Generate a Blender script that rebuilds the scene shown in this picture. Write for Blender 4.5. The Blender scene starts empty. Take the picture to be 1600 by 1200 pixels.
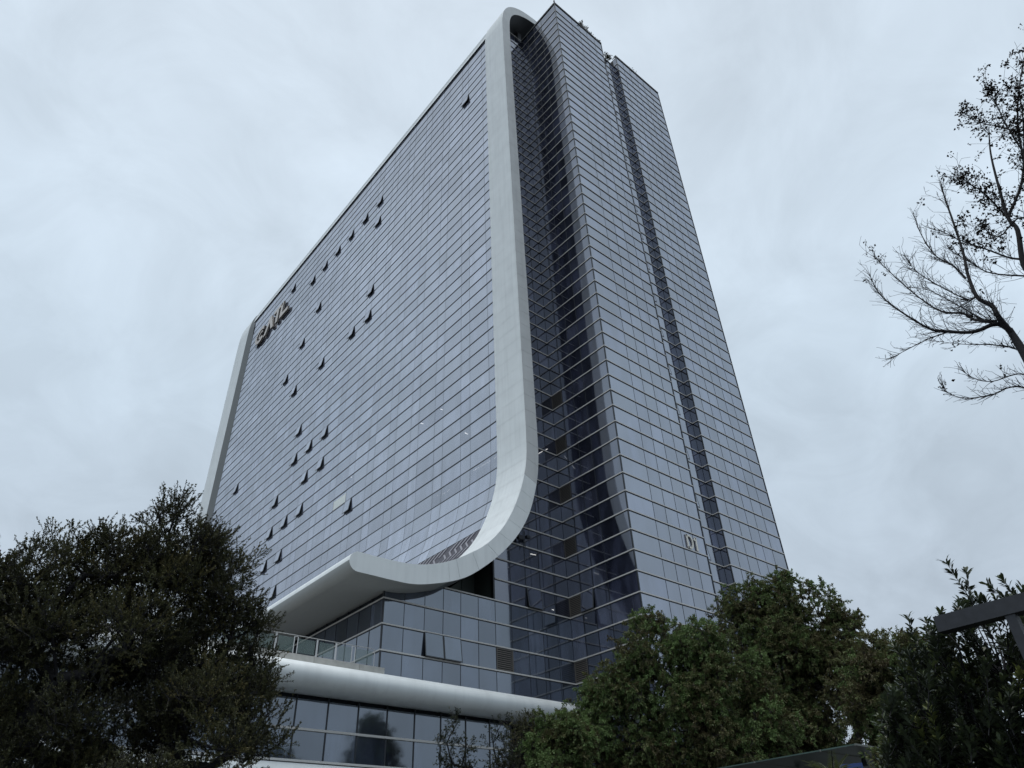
import bpy, math, random
import numpy as np
from mathutils import Vector, Matrix
random.seed(7); rng = np.random.default_rng(7)
sc = bpy.context.scene
col = sc.collection

# ---------------------------------------------------------------- camera
CAMZ = 1.6
F_PX, YAW, PITCH, ROLL = 1120.83, math.radians(48.4189), math.radians(35.8586), math.radians(-2.6742)
fw = np.array([math.cos(YAW)*math.cos(PITCH), math.sin(YAW)*math.cos(PITCH), math.sin(PITCH)])
r0 = np.array([math.sin(YAW), -math.cos(YAW), 0.0]); u0 = np.cross(r0, fw)
rt = r0*math.cos(ROLL)+u0*math.sin(ROLL); up = -r0*math.sin(ROLL)+u0*math.cos(ROLL)
cam = bpy.data.objects.new('camera', bpy.data.cameras.new('camera')); col.objects.link(cam)
m = Matrix(((rt[0], up[0], -fw[0], 0), (rt[1], up[1], -fw[1], 0), (rt[2], up[2], -fw[2], CAMZ), (0, 0, 0, 1)))
cam.matrix_world = m
cam.data.sensor_width = 36; cam.data.lens = 36*F_PX/1600
cam.data.clip_start = 0.1; cam.data.clip_end = 6000
sc.camera = cam

# ---------------------------------------------------------------- sky
SUN_EL, SUN_AZ = math.radians(80), math.radians(200)      # azimuth measured from +X to +Y: high over the camera's shoulder
w = bpy.data.worlds.new('World'); sc.world = w; w.use_nodes = True
nt = w.node_tree; nt.nodes.clear(); N = nt.nodes.new; Lk = nt.links.new
out = N('ShaderNodeOutputWorld')
sky = N('ShaderNodeTexSky'); sky.sky_type = 'NISHITA'; sky.sun_disc = False
sky.sun_elevation = SUN_EL; sky.sun_rotation = math.pi/2-SUN_AZ; sky.air_density = 1.0; sky.dust_density = 3.0
bg1 = N('ShaderNodeBackground'); Lk(sky.outputs[0], bg1.inputs[0]); bg1.inputs[1].default_value = 0.05
tc = N('ShaderNodeTexCoord'); sep = N('ShaderNodeSeparateXYZ'); Lk(tc.outputs['Generated'], sep.inputs[0])
# cloud plane coordinates: direction / (z + 0.35)
addz = N('ShaderNodeMath'); addz.operation = 'ADD'; Lk(sep.outputs['Z'], addz.inputs[0]); addz.inputs[1].default_value = 0.45
mxz = N('ShaderNodeMath'); mxz.operation = 'MAXIMUM'; Lk(addz.outputs[0], mxz.inputs[0]); mxz.inputs[1].default_value = 0.2
comb = N('ShaderNodeCombineXYZ')
for ax, k in (('X', 0), ('Y', 1)):
    d = N('ShaderNodeMath'); d.operation = 'DIVIDE'; Lk(sep.outputs[ax], d.inputs[0]); Lk(mxz.outputs[0], d.inputs[1]); Lk(d.outputs[0], comb.inputs[k])
n1 = N('ShaderNodeTexNoise'); n1.inputs['Scale'].default_value = 2.1; n1.inputs['Detail'].default_value = 5; n1.inputs['Roughness'].default_value = 0.55; n1.inputs['Distortion'].default_value = 0.5
Lk(comb.outputs[0], n1.inputs['Vector'])
cr = N('ShaderNodeMapRange'); Lk(n1.outputs[0], cr.inputs[0]); cr.inputs[1].default_value = 0.3; cr.inputs[2].default_value = 0.7; cr.inputs[3].default_value = 0.87; cr.inputs[4].default_value = 1.11
gr = N('ShaderNodeValToRGB'); Lk(sep.outputs['Z'], gr.inputs[0])
e = gr.color_ramp.elements
e[0].position = 0.0; e[0].color = (0.34, 0.40, 0.46, 1)
e[1].position = 1.0; e[1].color = (0.67, 0.76, 0.855, 1)
x = e.new(0.25); x.color = (0.47, 0.55, 0.64, 1)
x = e.new(0.55); x.color = (0.58, 0.688, 0.795, 1)
n2 = N('ShaderNodeTexNoise'); n2.inputs['Scale'].default_value = 6.5; n2.inputs['Detail'].default_value = 7; n2.inputs['Roughness'].default_value = 0.6; n2.inputs['Distortion'].default_value = 0.8; Lk(comb.outputs[0], n2.inputs['Vector'])
cr2 = N('ShaderNodeMapRange'); Lk(n2.outputs[0], cr2.inputs[0]); cr2.inputs[1].default_value = 0.35; cr2.inputs[2].default_value = 0.75; cr2.inputs[3].default_value = 0.955; cr2.inputs[4].default_value = 1.11
cm = N('ShaderNodeMath'); cm.operation = 'MULTIPLY'; Lk(cr.outputs[0], cm.inputs[0]); Lk(cr2.outputs[0], cm.inputs[1])
mul = N('ShaderNodeVectorMath'); mul.operation = 'SCALE'; Lk(gr.outputs[0], mul.inputs[0]); Lk(cm.outputs[0], mul.inputs['Scale'])
bg2 = N('ShaderNodeBackground'); Lk(mul.outputs[0], bg2.inputs[0]); bg2.inputs[1].default_value = 1.08
ad = N('ShaderNodeAddShader'); Lk(bg1.outputs[0], ad.inputs[0]); Lk(bg2.outputs[0], ad.inputs[1])
mix = N('ShaderNodeMixShader'); mix.inputs[0].default_value = 0.94; Lk(bg1.outputs[0], mix.inputs[1]); Lk(bg2.outputs[0], mix.inputs[2])
Lk(mix.outputs[0], out.inputs[0])
sl = bpy.data.lights.new('sun', 'SUN'); sl.energy = 1.3; sl.angle = math.radians(28); sl.color = (1, 0.97, 0.93)
so = bpy.data.objects.new('sun', sl); col.objects.link(so)
sd = Vector((math.cos(SUN_EL)*math.cos(SUN_AZ), math.cos(SUN_EL)*math.sin(SUN_AZ), math.sin(SUN_EL)))
so.rotation_euler = sd.to_track_quat('Z', 'Y').to_euler(); so.location = (0, 0, 160)
sc.view_settings.view_transform = 'Standard'; sc.view_settings.look = 'None'
sc.view_settings.exposure = 0.0; sc.view_settings.gamma = 1.0; sc.view_settings.use_curve_mapping = False
sc.cycles.use_denoising = True
sc.cycles.max_bounces = 8; sc.cycles.diffuse_bounces = 3; sc.cycles.glossy_bounces = 5; sc.cycles.transparent_max_bounces = 8

# ---------------------------------------------------------------- helpers
def ray(x, y):
    return fw+rt*(x-800)/F_PX+up*(600-y)/F_PX
CAM = np.array([0, 0, CAMZ])
def at_d(x, y, D):                       # point seen at photo pixel (x, y), D metres away horizontally
    d = ray(x, y); return CAM+d*D/math.hypot(d[0], d[1])
def at_y(x, y, Y): d = ray(x, y); return CAM+d*Y/d[1]
def at_x(x, y, X): d = ray(x, y); return CAM+d*X/d[0]
def proj(P):
    q = np.asarray(P)-CAM; d = q@fw
    return 800+F_PX*(q@rt)/d, 600-F_PX*(q@up)/d, d

def nodes(name):
    mt = bpy.data.materials.new(name); mt.use_nodes = True
    t = mt.node_tree; b = t.nodes['Principled BSDF']; return mt, t, b
def mat(name, c, rough=0.5, metal=0.0, spec=0.5, noise=0.0, nscale=3.0, bump=0.0, bscale=20.0):
    mt, t, b = nodes(name)
    b.inputs['Base Color'].default_value = (*c, 1); b.inputs['Roughness'].default_value = rough
    b.inputs['Metallic'].default_value = metal; b.inputs['Specular IOR Level'].default_value = spec
    if noise:
        g = t.nodes.new('ShaderNodeNewGeometry'); n = t.nodes.new('ShaderNodeTexNoise'); n.inputs['Scale'].default_value = nscale; n.inputs['Detail'].default_value = 6
        t.links.new(g.outputs['Position'], n.inputs['Vector'])
        r = t.nodes.new('ShaderNodeMapRange'); r.inputs[1].default_value = 0.3; r.inputs[2].default_value = 0.7; r.inputs[3].default_value = 1-noise; r.inputs[4].default_value = 1+noise
        t.links.new(n.outputs[0], r.inputs[0])
        mm = t.nodes.new('ShaderNodeVectorMath'); mm.operation = 'SCALE'; mm.inputs[0].default_value = c; t.links.new(r.outputs[0], mm.inputs['Scale'])
        t.links.new(mm.outputs[0], b.inputs['Base Color'])
    if bump:
        g = t.nodes.new('ShaderNodeNewGeometry'); n = t.nodes.new('ShaderNodeTexNoise'); n.inputs['Scale'].default_value = bscale; n.inputs['Detail'].default_value = 4
        t.links.new(g.outputs['Position'], n.inputs['Vector'])
        bp = t.nodes.new('ShaderNodeBump'); bp.inputs['Strength'].default_value = bump; t.links.new(n.outputs[0], bp.inputs['Height']); t.links.new(bp.outputs[0], b.inputs['Normal'])
    return mt

def glass_mat(name, base, tint, ior=3.1, rough=0.02, var=0.5, blind=0.0):
    """coated facade glass: mirror-like, dark body, every pane a little different, some with blinds drawn behind"""
    mt, t, b = nodes(name); NN = t.nodes.new; K = t.links.new
    oi = NN('ShaderNodeObjectInfo'); ge = NN('ShaderNodeNewGeometry')
    s = NN('ShaderNodeMath'); s.operation = 'ADD'; K(oi.outputs['Random'], s.inputs[0]); K(ge.outputs['Random Per Island'], s.inputs[1])
    fr = NN('ShaderNodeMath'); fr.operation = 'FRACT'; K(s.outputs[0], fr.inputs[0])
    wn = NN('ShaderNodeTexWhiteNoise'); wn.noise_dimensions = '1D'; K(fr.outputs[0], wn.inputs['W'])
    rp = NN('ShaderNodeValToRGB'); K(fr.outputs[0], rp.inputs[0])
    el = rp.color_ramp.elements; c = np.array(base)
    el[0].position = 0; el[0].color = (*(c*(1-var)), 1)
    el[1].position = 0.72; el[1].color = (*(c*(1+var*0.5)), 1)
    q = el.new(0.86); q.color = (*(c*(1+var)+0.006), 1)
    q = el.new(1.0); q.color = (*(c*(1+var)+blind), 1)
    # blinds and furniture behind the glass: soft vertical bands
    n = NN('ShaderNodeTexNoise'); n.inputs['Scale'].default_value = 0.9; n.inputs['Detail'].default_value = 2
    mp = NN('ShaderNodeMapping'); mp.inputs['Scale'].default_value = (1, 1, 0.25); K(ge.outputs['Position'], mp.inputs['Vector']); K(mp.outputs[0], n.inputs['Vector'])
    r = NN('ShaderNodeMapRange'); r.inputs[1].default_value = 0.42; r.inputs[2].default_value = 0.6; r.inputs[3].default_value = 0.68; r.inputs[4].default_value = 1.38; K(n.outputs[0], r.inputs[0])
    sm = NN('ShaderNodeVectorMath'); sm.operation = 'SCALE'; K(rp.outputs[0], sm.inputs[0]); K(r.outputs[0], sm.inputs['Scale'])
    K(sm.outputs[0], b.inputs['Base Color'])
    b.inputs['Roughness'].default_value = rough; b.inputs['IOR'].default_value = ior
    tr = NN('ShaderNodeMix'); tr.data_type = 'RGBA'; K(wn.outputs[0], tr.inputs[0])
    tr.inputs['A'].default_value = (*(np.array(tint)*0.90), 1); tr.inputs['B'].default_value = (*tint, 1); K(tr.outputs['Result'], b.inputs['Specular Tint'])
    # dirt streaks keep the mirror from being perfect
    d = NN('ShaderNodeTexNoise'); d.inputs['Scale'].default_value = 2.5; d.inputs['Detail'].default_value = 8; K(mp.outputs[0], d.inputs['Vector'])
    dr = NN('ShaderNodeMapRange'); dr.inputs[3].default_value = rough; dr.inputs[4].default_value = rough+0.07; K(d.outputs[0], dr.inputs[0]); K(dr.outputs[0], b.inputs['Roughness'])
    # slow waviness of toughened panes
    bn = NN('ShaderNodeTexNoise'); bn.inputs['Scale'].default_value = 0.55; bn.inputs['Detail'].default_value = 1; K(ge.outputs['Position'], bn.inputs['Vector'])
    bp = NN('ShaderNodeBump'); bp.inputs['Strength'].default_value = 0.02; bp.inputs['Distance'].default_value = 0.2; K(bn.outputs[0], bp.inputs['Height']); K(bp.outputs[0], b.inputs['Normal'])
    return mt

def leaf_mat(name, cols, rough=0.45, spec=0.35):
    mt, t, b = nodes(name)
    a = t.nodes.new('ShaderNodeAttribute'); a.attribute_name = 'tone'
    rp = t.nodes.new('ShaderNodeValToRGB'); t.links.new(a.outputs['Fac'], rp.inputs[0])
    el = rp.color_ramp.elements; k = len(cols)
    el[0].color = (*cols[0], 1); el[-1].color = (*cols[-1], 1); el[-1].position = 1
    for i in range(1, k-1):
        q = el.new(i/(k-1)); q.color = (*cols[i], 1)
    t.links.new(rp.outputs[0], b.inputs['Base Color'])
    b.inputs['Roughness'].default_value = rough; b.inputs['Specular IOR Level'].default_value = spec
    tb = t.nodes.new('ShaderNodeBsdfTranslucent'); t.links.new(rp.outputs[0], tb.inputs[0])
    mx = t.nodes.new('ShaderNodeMixShader'); mx.inputs[0].default_value = 0.2
    o = t.nodes['Material Output']; t.links.new(b.outputs[0], mx.inputs[1]); t.links.new(tb.outputs[0], mx.inputs[2]); t.links.new(mx.outputs[0], o.inputs[0])
    return mt

def tag(o, label=None, cat=None, group=None, kind=None):
    if label: o['label'] = label
    if cat: o['category'] = cat
    if group: o['group'] = group
    if kind: o['kind'] = kind
    return o
def empty(name, loc=(0, 0, 0)):
    o = bpy.data.objects.new(name, None); col.objects.link(o); o.location = loc; o.empty_display_size = 0.5; return o
def link(name, me, parent=None):
    o = bpy.data.objects.new(name, me); col.objects.link(o)
    if parent is not None:
        o.parent = parent; o.location = -parent.location        # meshes are written in world coordinates; parents are unrotated
        if parent.parent is not None: o.location = -(parent.location+parent.parent.location)
    return o

class MB:
    def __init__(s): s.v = []; s.f = []; s.m = []
    def add(s, vs, fs, mi=0):
        k = len(s.v); s.v += [tuple(map(float, p)) for p in vs]; s.f += [tuple(k+i for i in f) for f in fs]; s.m += [mi]*len(fs)
    def box(s, a, b, mi=0):
        x0, y0, z0 = a; x1, y1, z1 = b
        s.add([(x0,y0,z0),(x1,y0,z0),(x1,y1,z0),(x0,y1,z0),(x0,y0,z1),(x1,y0,z1),(x1,y1,z1),(x0,y1,z1)],
              [(0,3,2,1),(4,5,6,7),(0,1,5,4),(1,2,6,5),(2,3,7,6),(3,0,4,7)], mi)
    def obox(s, c, u, v, n, wd, h, t, mi=0):
        """box centred at c, half sizes along unit u, v; from n=0 to n=t"""
        c, u, v, n = map(lambda q: np.asarray(q, float), (c, u, v, n)); P = []
        for k in (0, t):
            for a, b in ((-1,-1),(1,-1),(1,1),(-1,1)): P.append(c+u*a*wd/2+v*b*h/2+n*k)
        s.add(P, [(0,3,2,1),(4,5,6,7),(0,1,5,4),(1,2,6,5),(2,3,7,6),(3,0,4,7)], mi)
    def tube(s, pts, r, n=8, mi=0, cap=True):
        pts = [np.asarray(p, float) for p in pts]; rs = r if hasattr(r, '__len__') else [r]*len(pts); V = []
        for i, p in enumerate(pts):
            t = pts[min(i+1, len(pts)-1)]-pts[max(i-1, 0)]; t /= np.linalg.norm(t)+1e-9
            a = np.cross(t, (0, 0, 1.0)); 
            if np.linalg.norm(a) < 1e-3: a = np.cross(t, (1.0, 0, 0))
            a /= np.linalg.norm(a); b = np.cross(t, a)
            V += [p+rs[i]*(a*math.cos(2*math.pi*k/n)+b*math.sin(2*math.pi*k/n)) for k in range(n)]
        Fc = [(i*n+k, i*n+(k+1) % n, (i+1)*n+(k+1) % n, (i+1)*n+k) for i in range(len(pts)-1) for k in range(n)]
        if cap: Fc += [tuple(range(n))[::-1], tuple((len(pts)-1)*n+k for k in range(n))]
        s.add(V, Fc, mi)
    def prism(s, poly, axis, lo, hi, mi=0, caps=True):
        """closed polygon of (a,b) extruded along axis 'x','y' or 'z'"""
        def P(a, b, t): return {'x': (t, a, b), 'y': (a, t, b), 'z': (a, b, t)}[axis]
        n = len(poly); V = [P(a, b, lo) for a, b in poly]+[P(a, b, hi) for a, b in poly]
        Fc = [(i, (i+1) % n, n+(i+1) % n, n+i) for i in range(n)]
        if caps: Fc += [tuple(range(n))[::-1], tuple(range(n, 2*n))]
        s.add(V, Fc, mi)
    def build(s, name, mats, parent=None, smooth=False):
        me = bpy.data.meshes.new(name); me.from_pydata(s.v, [], s.f)
        for mm in (mats if isinstance(mats, (list, tuple)) else [mats]): me.materials.append(mm)
        me.polygons.foreach_set('material_index', s.m)
        if smooth: me.shade_smooth() if hasattr(me, 'shade_smooth') else me.polygons.foreach_set('use_smooth', [True]*len(s.f))
        me.validate()
        import bmesh
        bm = bmesh.new(); bm.from_mesh(me); bmesh.ops.recalc_face_normals(bm, faces=bm.faces); bm.to_mesh(me); bm.free(); me.update()
        return link(name, me, parent)

def np_mesh(name, V, Q, mats, parent=None, tone=None, smooth=False):
    """fast mesh: V (n,3), Q (m,k) faces of equal size"""
    me = bpy.data.meshes.new(name); k = Q.shape[1]
    me.vertices.add(len(V)); me.vertices.foreach_set('co', V.astype(np.float32).ravel())
    me.loops.add(Q.size); me.loops.foreach_set('vertex_index', Q.astype(np.int32).ravel())
    me.polygons.add(len(Q)); me.polygons.foreach_set('loop_start', np.arange(0, Q.size, k, dtype=np.int32))
    me.polygons.foreach_set('use_smooth', np.full(len(Q), smooth))
    if tone is not None:
        at = me.attributes.new('tone', 'FLOAT', 'POINT'); at.data.foreach_set('value', tone.astype(np.float32))
    me.update(calc_edges=True)
    for mm in (mats if isinstance(mats, (list, tuple)) else [mats]): me.materials.append(mm)
    return link(name, me, parent)

# ---------------------------------------------------------------- materials
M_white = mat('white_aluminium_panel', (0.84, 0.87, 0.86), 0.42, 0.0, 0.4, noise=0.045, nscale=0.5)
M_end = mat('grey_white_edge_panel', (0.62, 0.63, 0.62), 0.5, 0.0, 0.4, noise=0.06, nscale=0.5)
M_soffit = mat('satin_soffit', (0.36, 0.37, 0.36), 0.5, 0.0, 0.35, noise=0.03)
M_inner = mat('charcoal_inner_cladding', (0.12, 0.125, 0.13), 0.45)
M_alu = mat('brushed_aluminium_cap', (0.62, 0.60, 0.57), 0.4, 0.0, 0.5)
M_dark = mat('dark_mullion', (0.018, 0.022, 0.028), 0.4)
M_frame = mat('grey_window_frame', (0.07, 0.075, 0.08), 0.4)
M_core = mat('unlit_interior', (0.012, 0.016, 0.022), 0.6, spec=0.2)
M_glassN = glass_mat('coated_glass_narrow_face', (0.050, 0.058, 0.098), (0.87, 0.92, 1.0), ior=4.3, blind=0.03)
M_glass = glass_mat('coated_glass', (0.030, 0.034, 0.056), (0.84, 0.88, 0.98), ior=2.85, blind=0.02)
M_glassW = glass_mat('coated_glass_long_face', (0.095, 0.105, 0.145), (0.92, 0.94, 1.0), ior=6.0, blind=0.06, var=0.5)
M_glassP = glass_mat('podium_glass', (0.034, 0.042, 0.062), (0.82, 0.90, 1.0), ior=2.9, blind=0.025, var=0.6)
M_blind = mat('white_blind', (0.85, 0.88, 0.84), 0.5)
M_louvre = mat('bronze_louvre', (0.15, 0.135, 0.12), 0.5)
M_louvre_dark = mat('dark_louvre', (0.10, 0.092, 0.085), 0.45)
M_letter = mat('champagne_letter_face', (0.66, 0.59, 0.53), 0.4)
M_letter_side = mat('dark_letter_side', (0.20, 0.18, 0.16), 0.5)
M_steel = mat('stainless_steel', (0.55, 0.54, 0.52), 0.3, 0.6)
M_rail_glass = mat('railing_glass', (0.10, 0.13, 0.13), 0.03, 0, 0.5)
M_bark = mat('grey_brown_bark', (0.035, 0.03, 0.026), 0.85, noise=0.3, nscale=8, bump=0.5, bscale=40)
M_darkbark = mat('dark_bark', (0.012, 0.011, 0.013), 0.8, noise=0.25, nscale=10, bump=0.4, bscale=60)

def add_streaks(mt, amt):
    t = mt.node_tree; b = t.nodes['Principled BSDF']; src = b.inputs['Base Color'].links[0].from_socket
    g = t.nodes.new('ShaderNodeNewGeometry'); mp = t.nodes.new('ShaderNodeMapping'); mp.inputs['Scale'].default_value = (2.2, 2.2, 0.12); t.links.new(g.outputs['Position'], mp.inputs['Vector'])
    n = t.nodes.new('ShaderNodeTexNoise'); n.inputs['Scale'].default_value = 1.0; n.inputs['Detail'].default_value = 7; t.links.new(mp.outputs[0], n.inputs['Vector'])
    r = t.nodes.new('ShaderNodeMapRange'); r.inputs[1].default_value = 0.45; r.inputs[2].default_value = 0.75; r.inputs[3].default_value = 1.0; r.inputs[4].default_value = 1-amt; t.links.new(n.outputs[0], r.inputs[0])
    m2 = t.nodes.new('ShaderNodeVectorMath'); m2.operation = 'SCALE'; t.links.new(src, m2.inputs[0]); t.links.new(r.outputs[0], m2.inputs['Scale']); t.links.new(m2.outputs[0], b.inputs['Base Color'])
add_streaks(M_white, 0.09); add_streaks(M_end, 0.08)
# ---------------------------------------------------------------- ground
g = MB(); g.box((-900, -900, -0.5), (1400, 1400, 0.0))
mg, t, b = nodes('ground_paving')
bt = t.nodes.new('ShaderNodeTexBrick'); ge = t.nodes.new('ShaderNodeNewGeometry'); t.links.new(ge.outputs['Position'], bt.inputs['Vector'])
bt.inputs['Scale'].default_value = 1.6; bt.inputs['Color1'].default_value = (0.045, 0.045, 0.042, 1); bt.inputs['Color2'].default_value = (0.035, 0.035, 0.035, 1); bt.inputs['Mortar'].default_value = (0.03, 0.03, 0.03, 1)
t.links.new(bt.outputs[0], b.inputs['Base Color']); b.inputs['Roughness'].default_value = 0.8
tag(g.build('ground', mg), kind='structure')

# ================================================================ TOWER
S = 1.8; Z0 = 17.906+CAMZ
XA, YA, YB, XP, XE = 44.382, 35.854, 43.848, 25.80, 68.99
HTOP = 113.82+CAMZ
YS, YS2, YF0, YF1 = 41.7, 46.0, 134.6, 140.1       # shell: near edge, inner edge of near strip, far strip
XG = 39.12                                          # glass plane of the long face
def zn(n): return Z0+n*S
tower = empty('office_tower', (50, 70, 0))
tag(tower, 'tall blue-grey glass office tower wrapped in a curving white band above a podium', 'tower')

KO = [(60,119.7),(55,119.6),(50,119.5),(46.5,119.3),(44,118.95),(41.9,118.05),(40.2,116.4),(39.1,114.1),(38.6,111.2),(38.5,108)]
KI = [(60,118.3),(55,118.25),(50,118.1),(46.0,117.8),(43.7,117.15),(41.9,116.0),(40.7,114.3),(40.1,112),(39.95,109.5),(39.9,107)]
for zz in range(100, 37, -6): KO.append((38.5, zz)); KI.append((39.9, zz))
KO += [(38.47,35),(38.3,32.4),(37.7,29.9),(36.6,27.2),(35.2,24.9),(33.5,23.1),(31.7,21.85),(30.2,21.0),(28.6,20.35),(27,19.95),(25.5,19.8),(24,19.78),(22.4,19.78)]
KI += [(39.88,34.8),(39.7,31.9),(39.1,29.3),(38.1,26.7),(36.6,24.4),(34.6,22.3),(32.2,20.4),(30.5,19.5),(28.4,18.8),(26.8,18.45),(25.3,18.38),(23.8,18.38),(22.4,18.38)]
KO = np.array(KO, float); KI = np.array(KI, float); KO[:, 1] += CAMZ; KI[:, 1] += CAMZ
def catmull(K, n=8):
    P = np.vstack([2*K[0]-K[1], K, 2*K[-1]-K[-2]]); o = []
    for i in range(1, len(P)-2):
        for j in range(n):
            t = j/n; a, b_, c, d = P[i-1], P[i], P[i+1], P[i+2]
            o.append(0.5*((2*b_)+(-a+c)*t+(2*a-5*b_+4*c-d)*t*t+(-a+3*b_-3*c+d)*t**3))
    o.append(P[-2]); return np.array(o)
CO, CI = catmull(KO), catmull(KI)
dn = CI-CO; dn /= np.linalg.norm(dn, axis=1)[:, None]
CG = CO+dn*0.62                                    # the glass follows the band 0.6 m further in
CB = CO+dn*0.70
# --- the lip
lipc = np.array([22.4, 19.08+CAMZ]); LIP = [(lipc[0]-0.70*math.sin(a), lipc[1]+0.70*math.cos(a)) for a in np.linspace(0, math.pi, 13)]
# solid core of the band, a little inside its cladding
def band_poly(off_o, off_i, j0, j1, lip):
    A = CO[j0:j1]+dn[j0:j1]*off_o; B = CI[j0:j1]-dn[j0:j1]*off_i
    P = [tuple(q) for q in A]
    if lip: P += [tuple(q) for q in LIP[1:-1]]
    return P+[tuple(q) for q in B[::-1]]
def extrude_strip(name, polyA, y0, y1, mats, msel=None, smooth=True, parent=tower):
    n = len(polyA); b_ = MB()
    V = [(a, y0, z) for a, z in polyA]+[(a, y1, z) for a, z in polyA]
    b_.add(V, [(i, (i+1) % n, n+(i+1) % n, n+i) for i in range(n)])
    return b_, n
def quads_between(b_, A, B, y, mi=0):
    """face strip between curve A and curve B at depth y"""
    k = len(b_.v); n = len(A)
    b_.v += [(p[0], y, p[1]) for p in A]+[(p[0], y, p[1]) for p in B]
    b_.f += [(k+i, k+i+1, k+n+i+1, k+n+i) for i in range(n-1)]; b_.m += [mi]*(n-1)
def sheet(b_, A, y0, y1, mi=0, dy=None):
    k = len(b_.v); n = len(A)
    b_.v += [(p[0], y0, p[1]) for p in A]+[(p[0], y1, p[1]) for p in A]
    b_.f += [(k+i, k+i+1, k+n+i+1, k+n+i) for i in range(n-1)]; b_.m += [mi]*(n-1)
J = len(CO)
# index where the canopy (smooth, unjointed) takes over from panels: z about 20.6 on the outer curve
jc = next(i for i in range(J) if CO[i][0] < 30.0)
def white_band():
    b_ = MB()
    # near strip core
    O1 = CO+dn*0.03; I1 = CI-dn*0.0
    sheet(b_, O1[:jc+1], YS+0.03, YS2, 0); sheet(b_, I1[:jc+1], YS+0.03, YS2, 2); quads_between(b_, O1[:jc+1], I1[:jc+1], YS+0.03, 1)
    # canopy part: finished surfaces right to the edge
    k0 = jc
    O2 = np.vstack([CO[k0:], np.array(LIP[1:7])]); I2 = np.vstack([CI[k0:], np.array(LIP[12:5:-1])])
    sheet(b_, O2, YS, YF1, 0); quads_between(b_, O2, I2, YS, 0); quads_between(b_, O2, I2, YF1, 0)
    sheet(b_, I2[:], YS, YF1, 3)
    sheet(b_, CI[:k0+1], YS2, YF1, 2)
    # return face of the near strip down to the glass
    quads_between(b_, CO[:k0+1], CB[:k0+1], YS2, 0)
    # far strip with a canted return, its shade put into a darker grey
    sheet(b_, CO[:k0+1], YF0, YF1, 0); quads_between(b_, CO[:k0+1], CI[:k0+1], YF1, 0)
    k = len(b_.v); n = k0+1
    b_.v += [(p[0], YF0, p[1]) for p in CO[:n]]+[(p[0], 132.8, p[1]) for p in CB[:n]]
    b_.f += [(k+i, k+i+1, k+n+i+1, k+n+i) for i in range(n-1)]; b_.m += [4]*(n-1)
    # lining between the last glass row and the canopy, and the roof above the top row
    jt = next(i for i in range(J) if CG[i][1] < zn(52.3)); jb = next(i for i in range(J) if CG[i][1] < 24.2+CAMZ and i > 50)
    sheet(b_, CO[:jt+1]+dn[:jt+1]*0.35, YS2, YF0, 0)
    sheet(b_, CG[jb:], YS2, YF0, 0)
    return b_
wb = white_band().build('white_band', [M_white, M_end, M_inner, M_soffit, mat('shaded_return_panel', (0.16, 0.17, 0.17), 0.5)], tower, smooth=True)

# cladding panels on the end face and on the outside of the near strip
def arc(C): return np.concatenate([[0], np.cumsum(np.linalg.norm(np.diff(C, axis=0), axis=1))])
sO = arc(CO)
stops = []; s_ = 0.4
while s_ < sO[jc]: stops.append(s_); s_ += 1.8
stops.append(sO[jc])
def ci(C, s): return np.array([np.interp(s, sO, C[:, 0]), np.interp(s, sO, C[:, 1])])
for i in range(len(stops)-1):
    a, b2 = stops[i]+0.012, stops[i+1]-0.012; nseg = 3
    b_ = MB(); V = []
    for yy in (YS, YS+0.045):
        for k in range(nseg+1):
            s1 = a+(b2-a)*k/nseg
            o = ci(CO, s1); q = ci(CI, s1); V += [(o[0], yy, o[1]), (q[0], yy, q[1])]
    h = 2*(nseg+1); Fc = []
    for k in range(nseg):
        i0 = 2*k; Fc += [(i0, i0+1, i0+3, i0+2), (h+i0, h+i0+2, h+i0+3, h+i0+1), (i0, i0+2, h+i0+2, h+i0), (i0+1, h+i0+1, h+i0+3, i0+3)]
    Fc += [(0, h, h+1, 1), (h-2, h-1, 2*h-1, 2*h-2)]
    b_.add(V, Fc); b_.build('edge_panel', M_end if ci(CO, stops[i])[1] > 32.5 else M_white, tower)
    if stops[i] > sO[next(j for j in range(J) if CO[j][0] < 39.0)]-9:
        b_ = MB(); V = []
        for k in range(nseg+1):
            s1 = a+(b2-a)*k/nseg; o = ci(CO, s1); q = ci(CO+dn*0.03, s1)
            V += [(o[0], YS+0.05, o[1]), (o[0], YS2-0.005, o[1]), (q[0], YS+0.05, q[1]), (q[0], YS2-0.005, q[1])]
        Fc = []
        for k in range(nseg):
            i0 = 4*k; Fc += [(i0, i0+1, i0+5, i0+4), (i0+1, i0+3, i0+7, i0+5), (i0, i0+4, i0+6, i0+2)]
        b_.add(V, Fc); b_.build('cladding_panel', M_white, tower)

# --- bodies behind the glass
b_ = MB()
REC = 0.74
b_.box((XA+0.08, YA+0.08, 0), (54.80, YB+2, HTOP-0.15))                       # front block, left part
b_.box((54.80, YA+REC+0.08, 0), (58.42, YB+2, zn(52)-0.1))                    # recessed slot
b_.box((58.42, YA+0.08, 0), (XE-0.08, YB+2, HTOP-0.15))                       # front block, right part
b_.box((40.6, YB+2, 20), (XE-0.08, 138, zn(52.6)))                            # long slab
b_.box((39.95, YB+0.08, 30+CAMZ), (XA+0.5, YB+2, HTOP-0.25))                  # return wall beside the band
b_.prism([(40.1, 33), (XA+0.5, 33), (XA+0.5, 21), (36.05, 21), (36.05, 24.0), (37.6, 26.3), (39.2, 29.6)], 'y', YB+0.08, YB+1.9)
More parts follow.
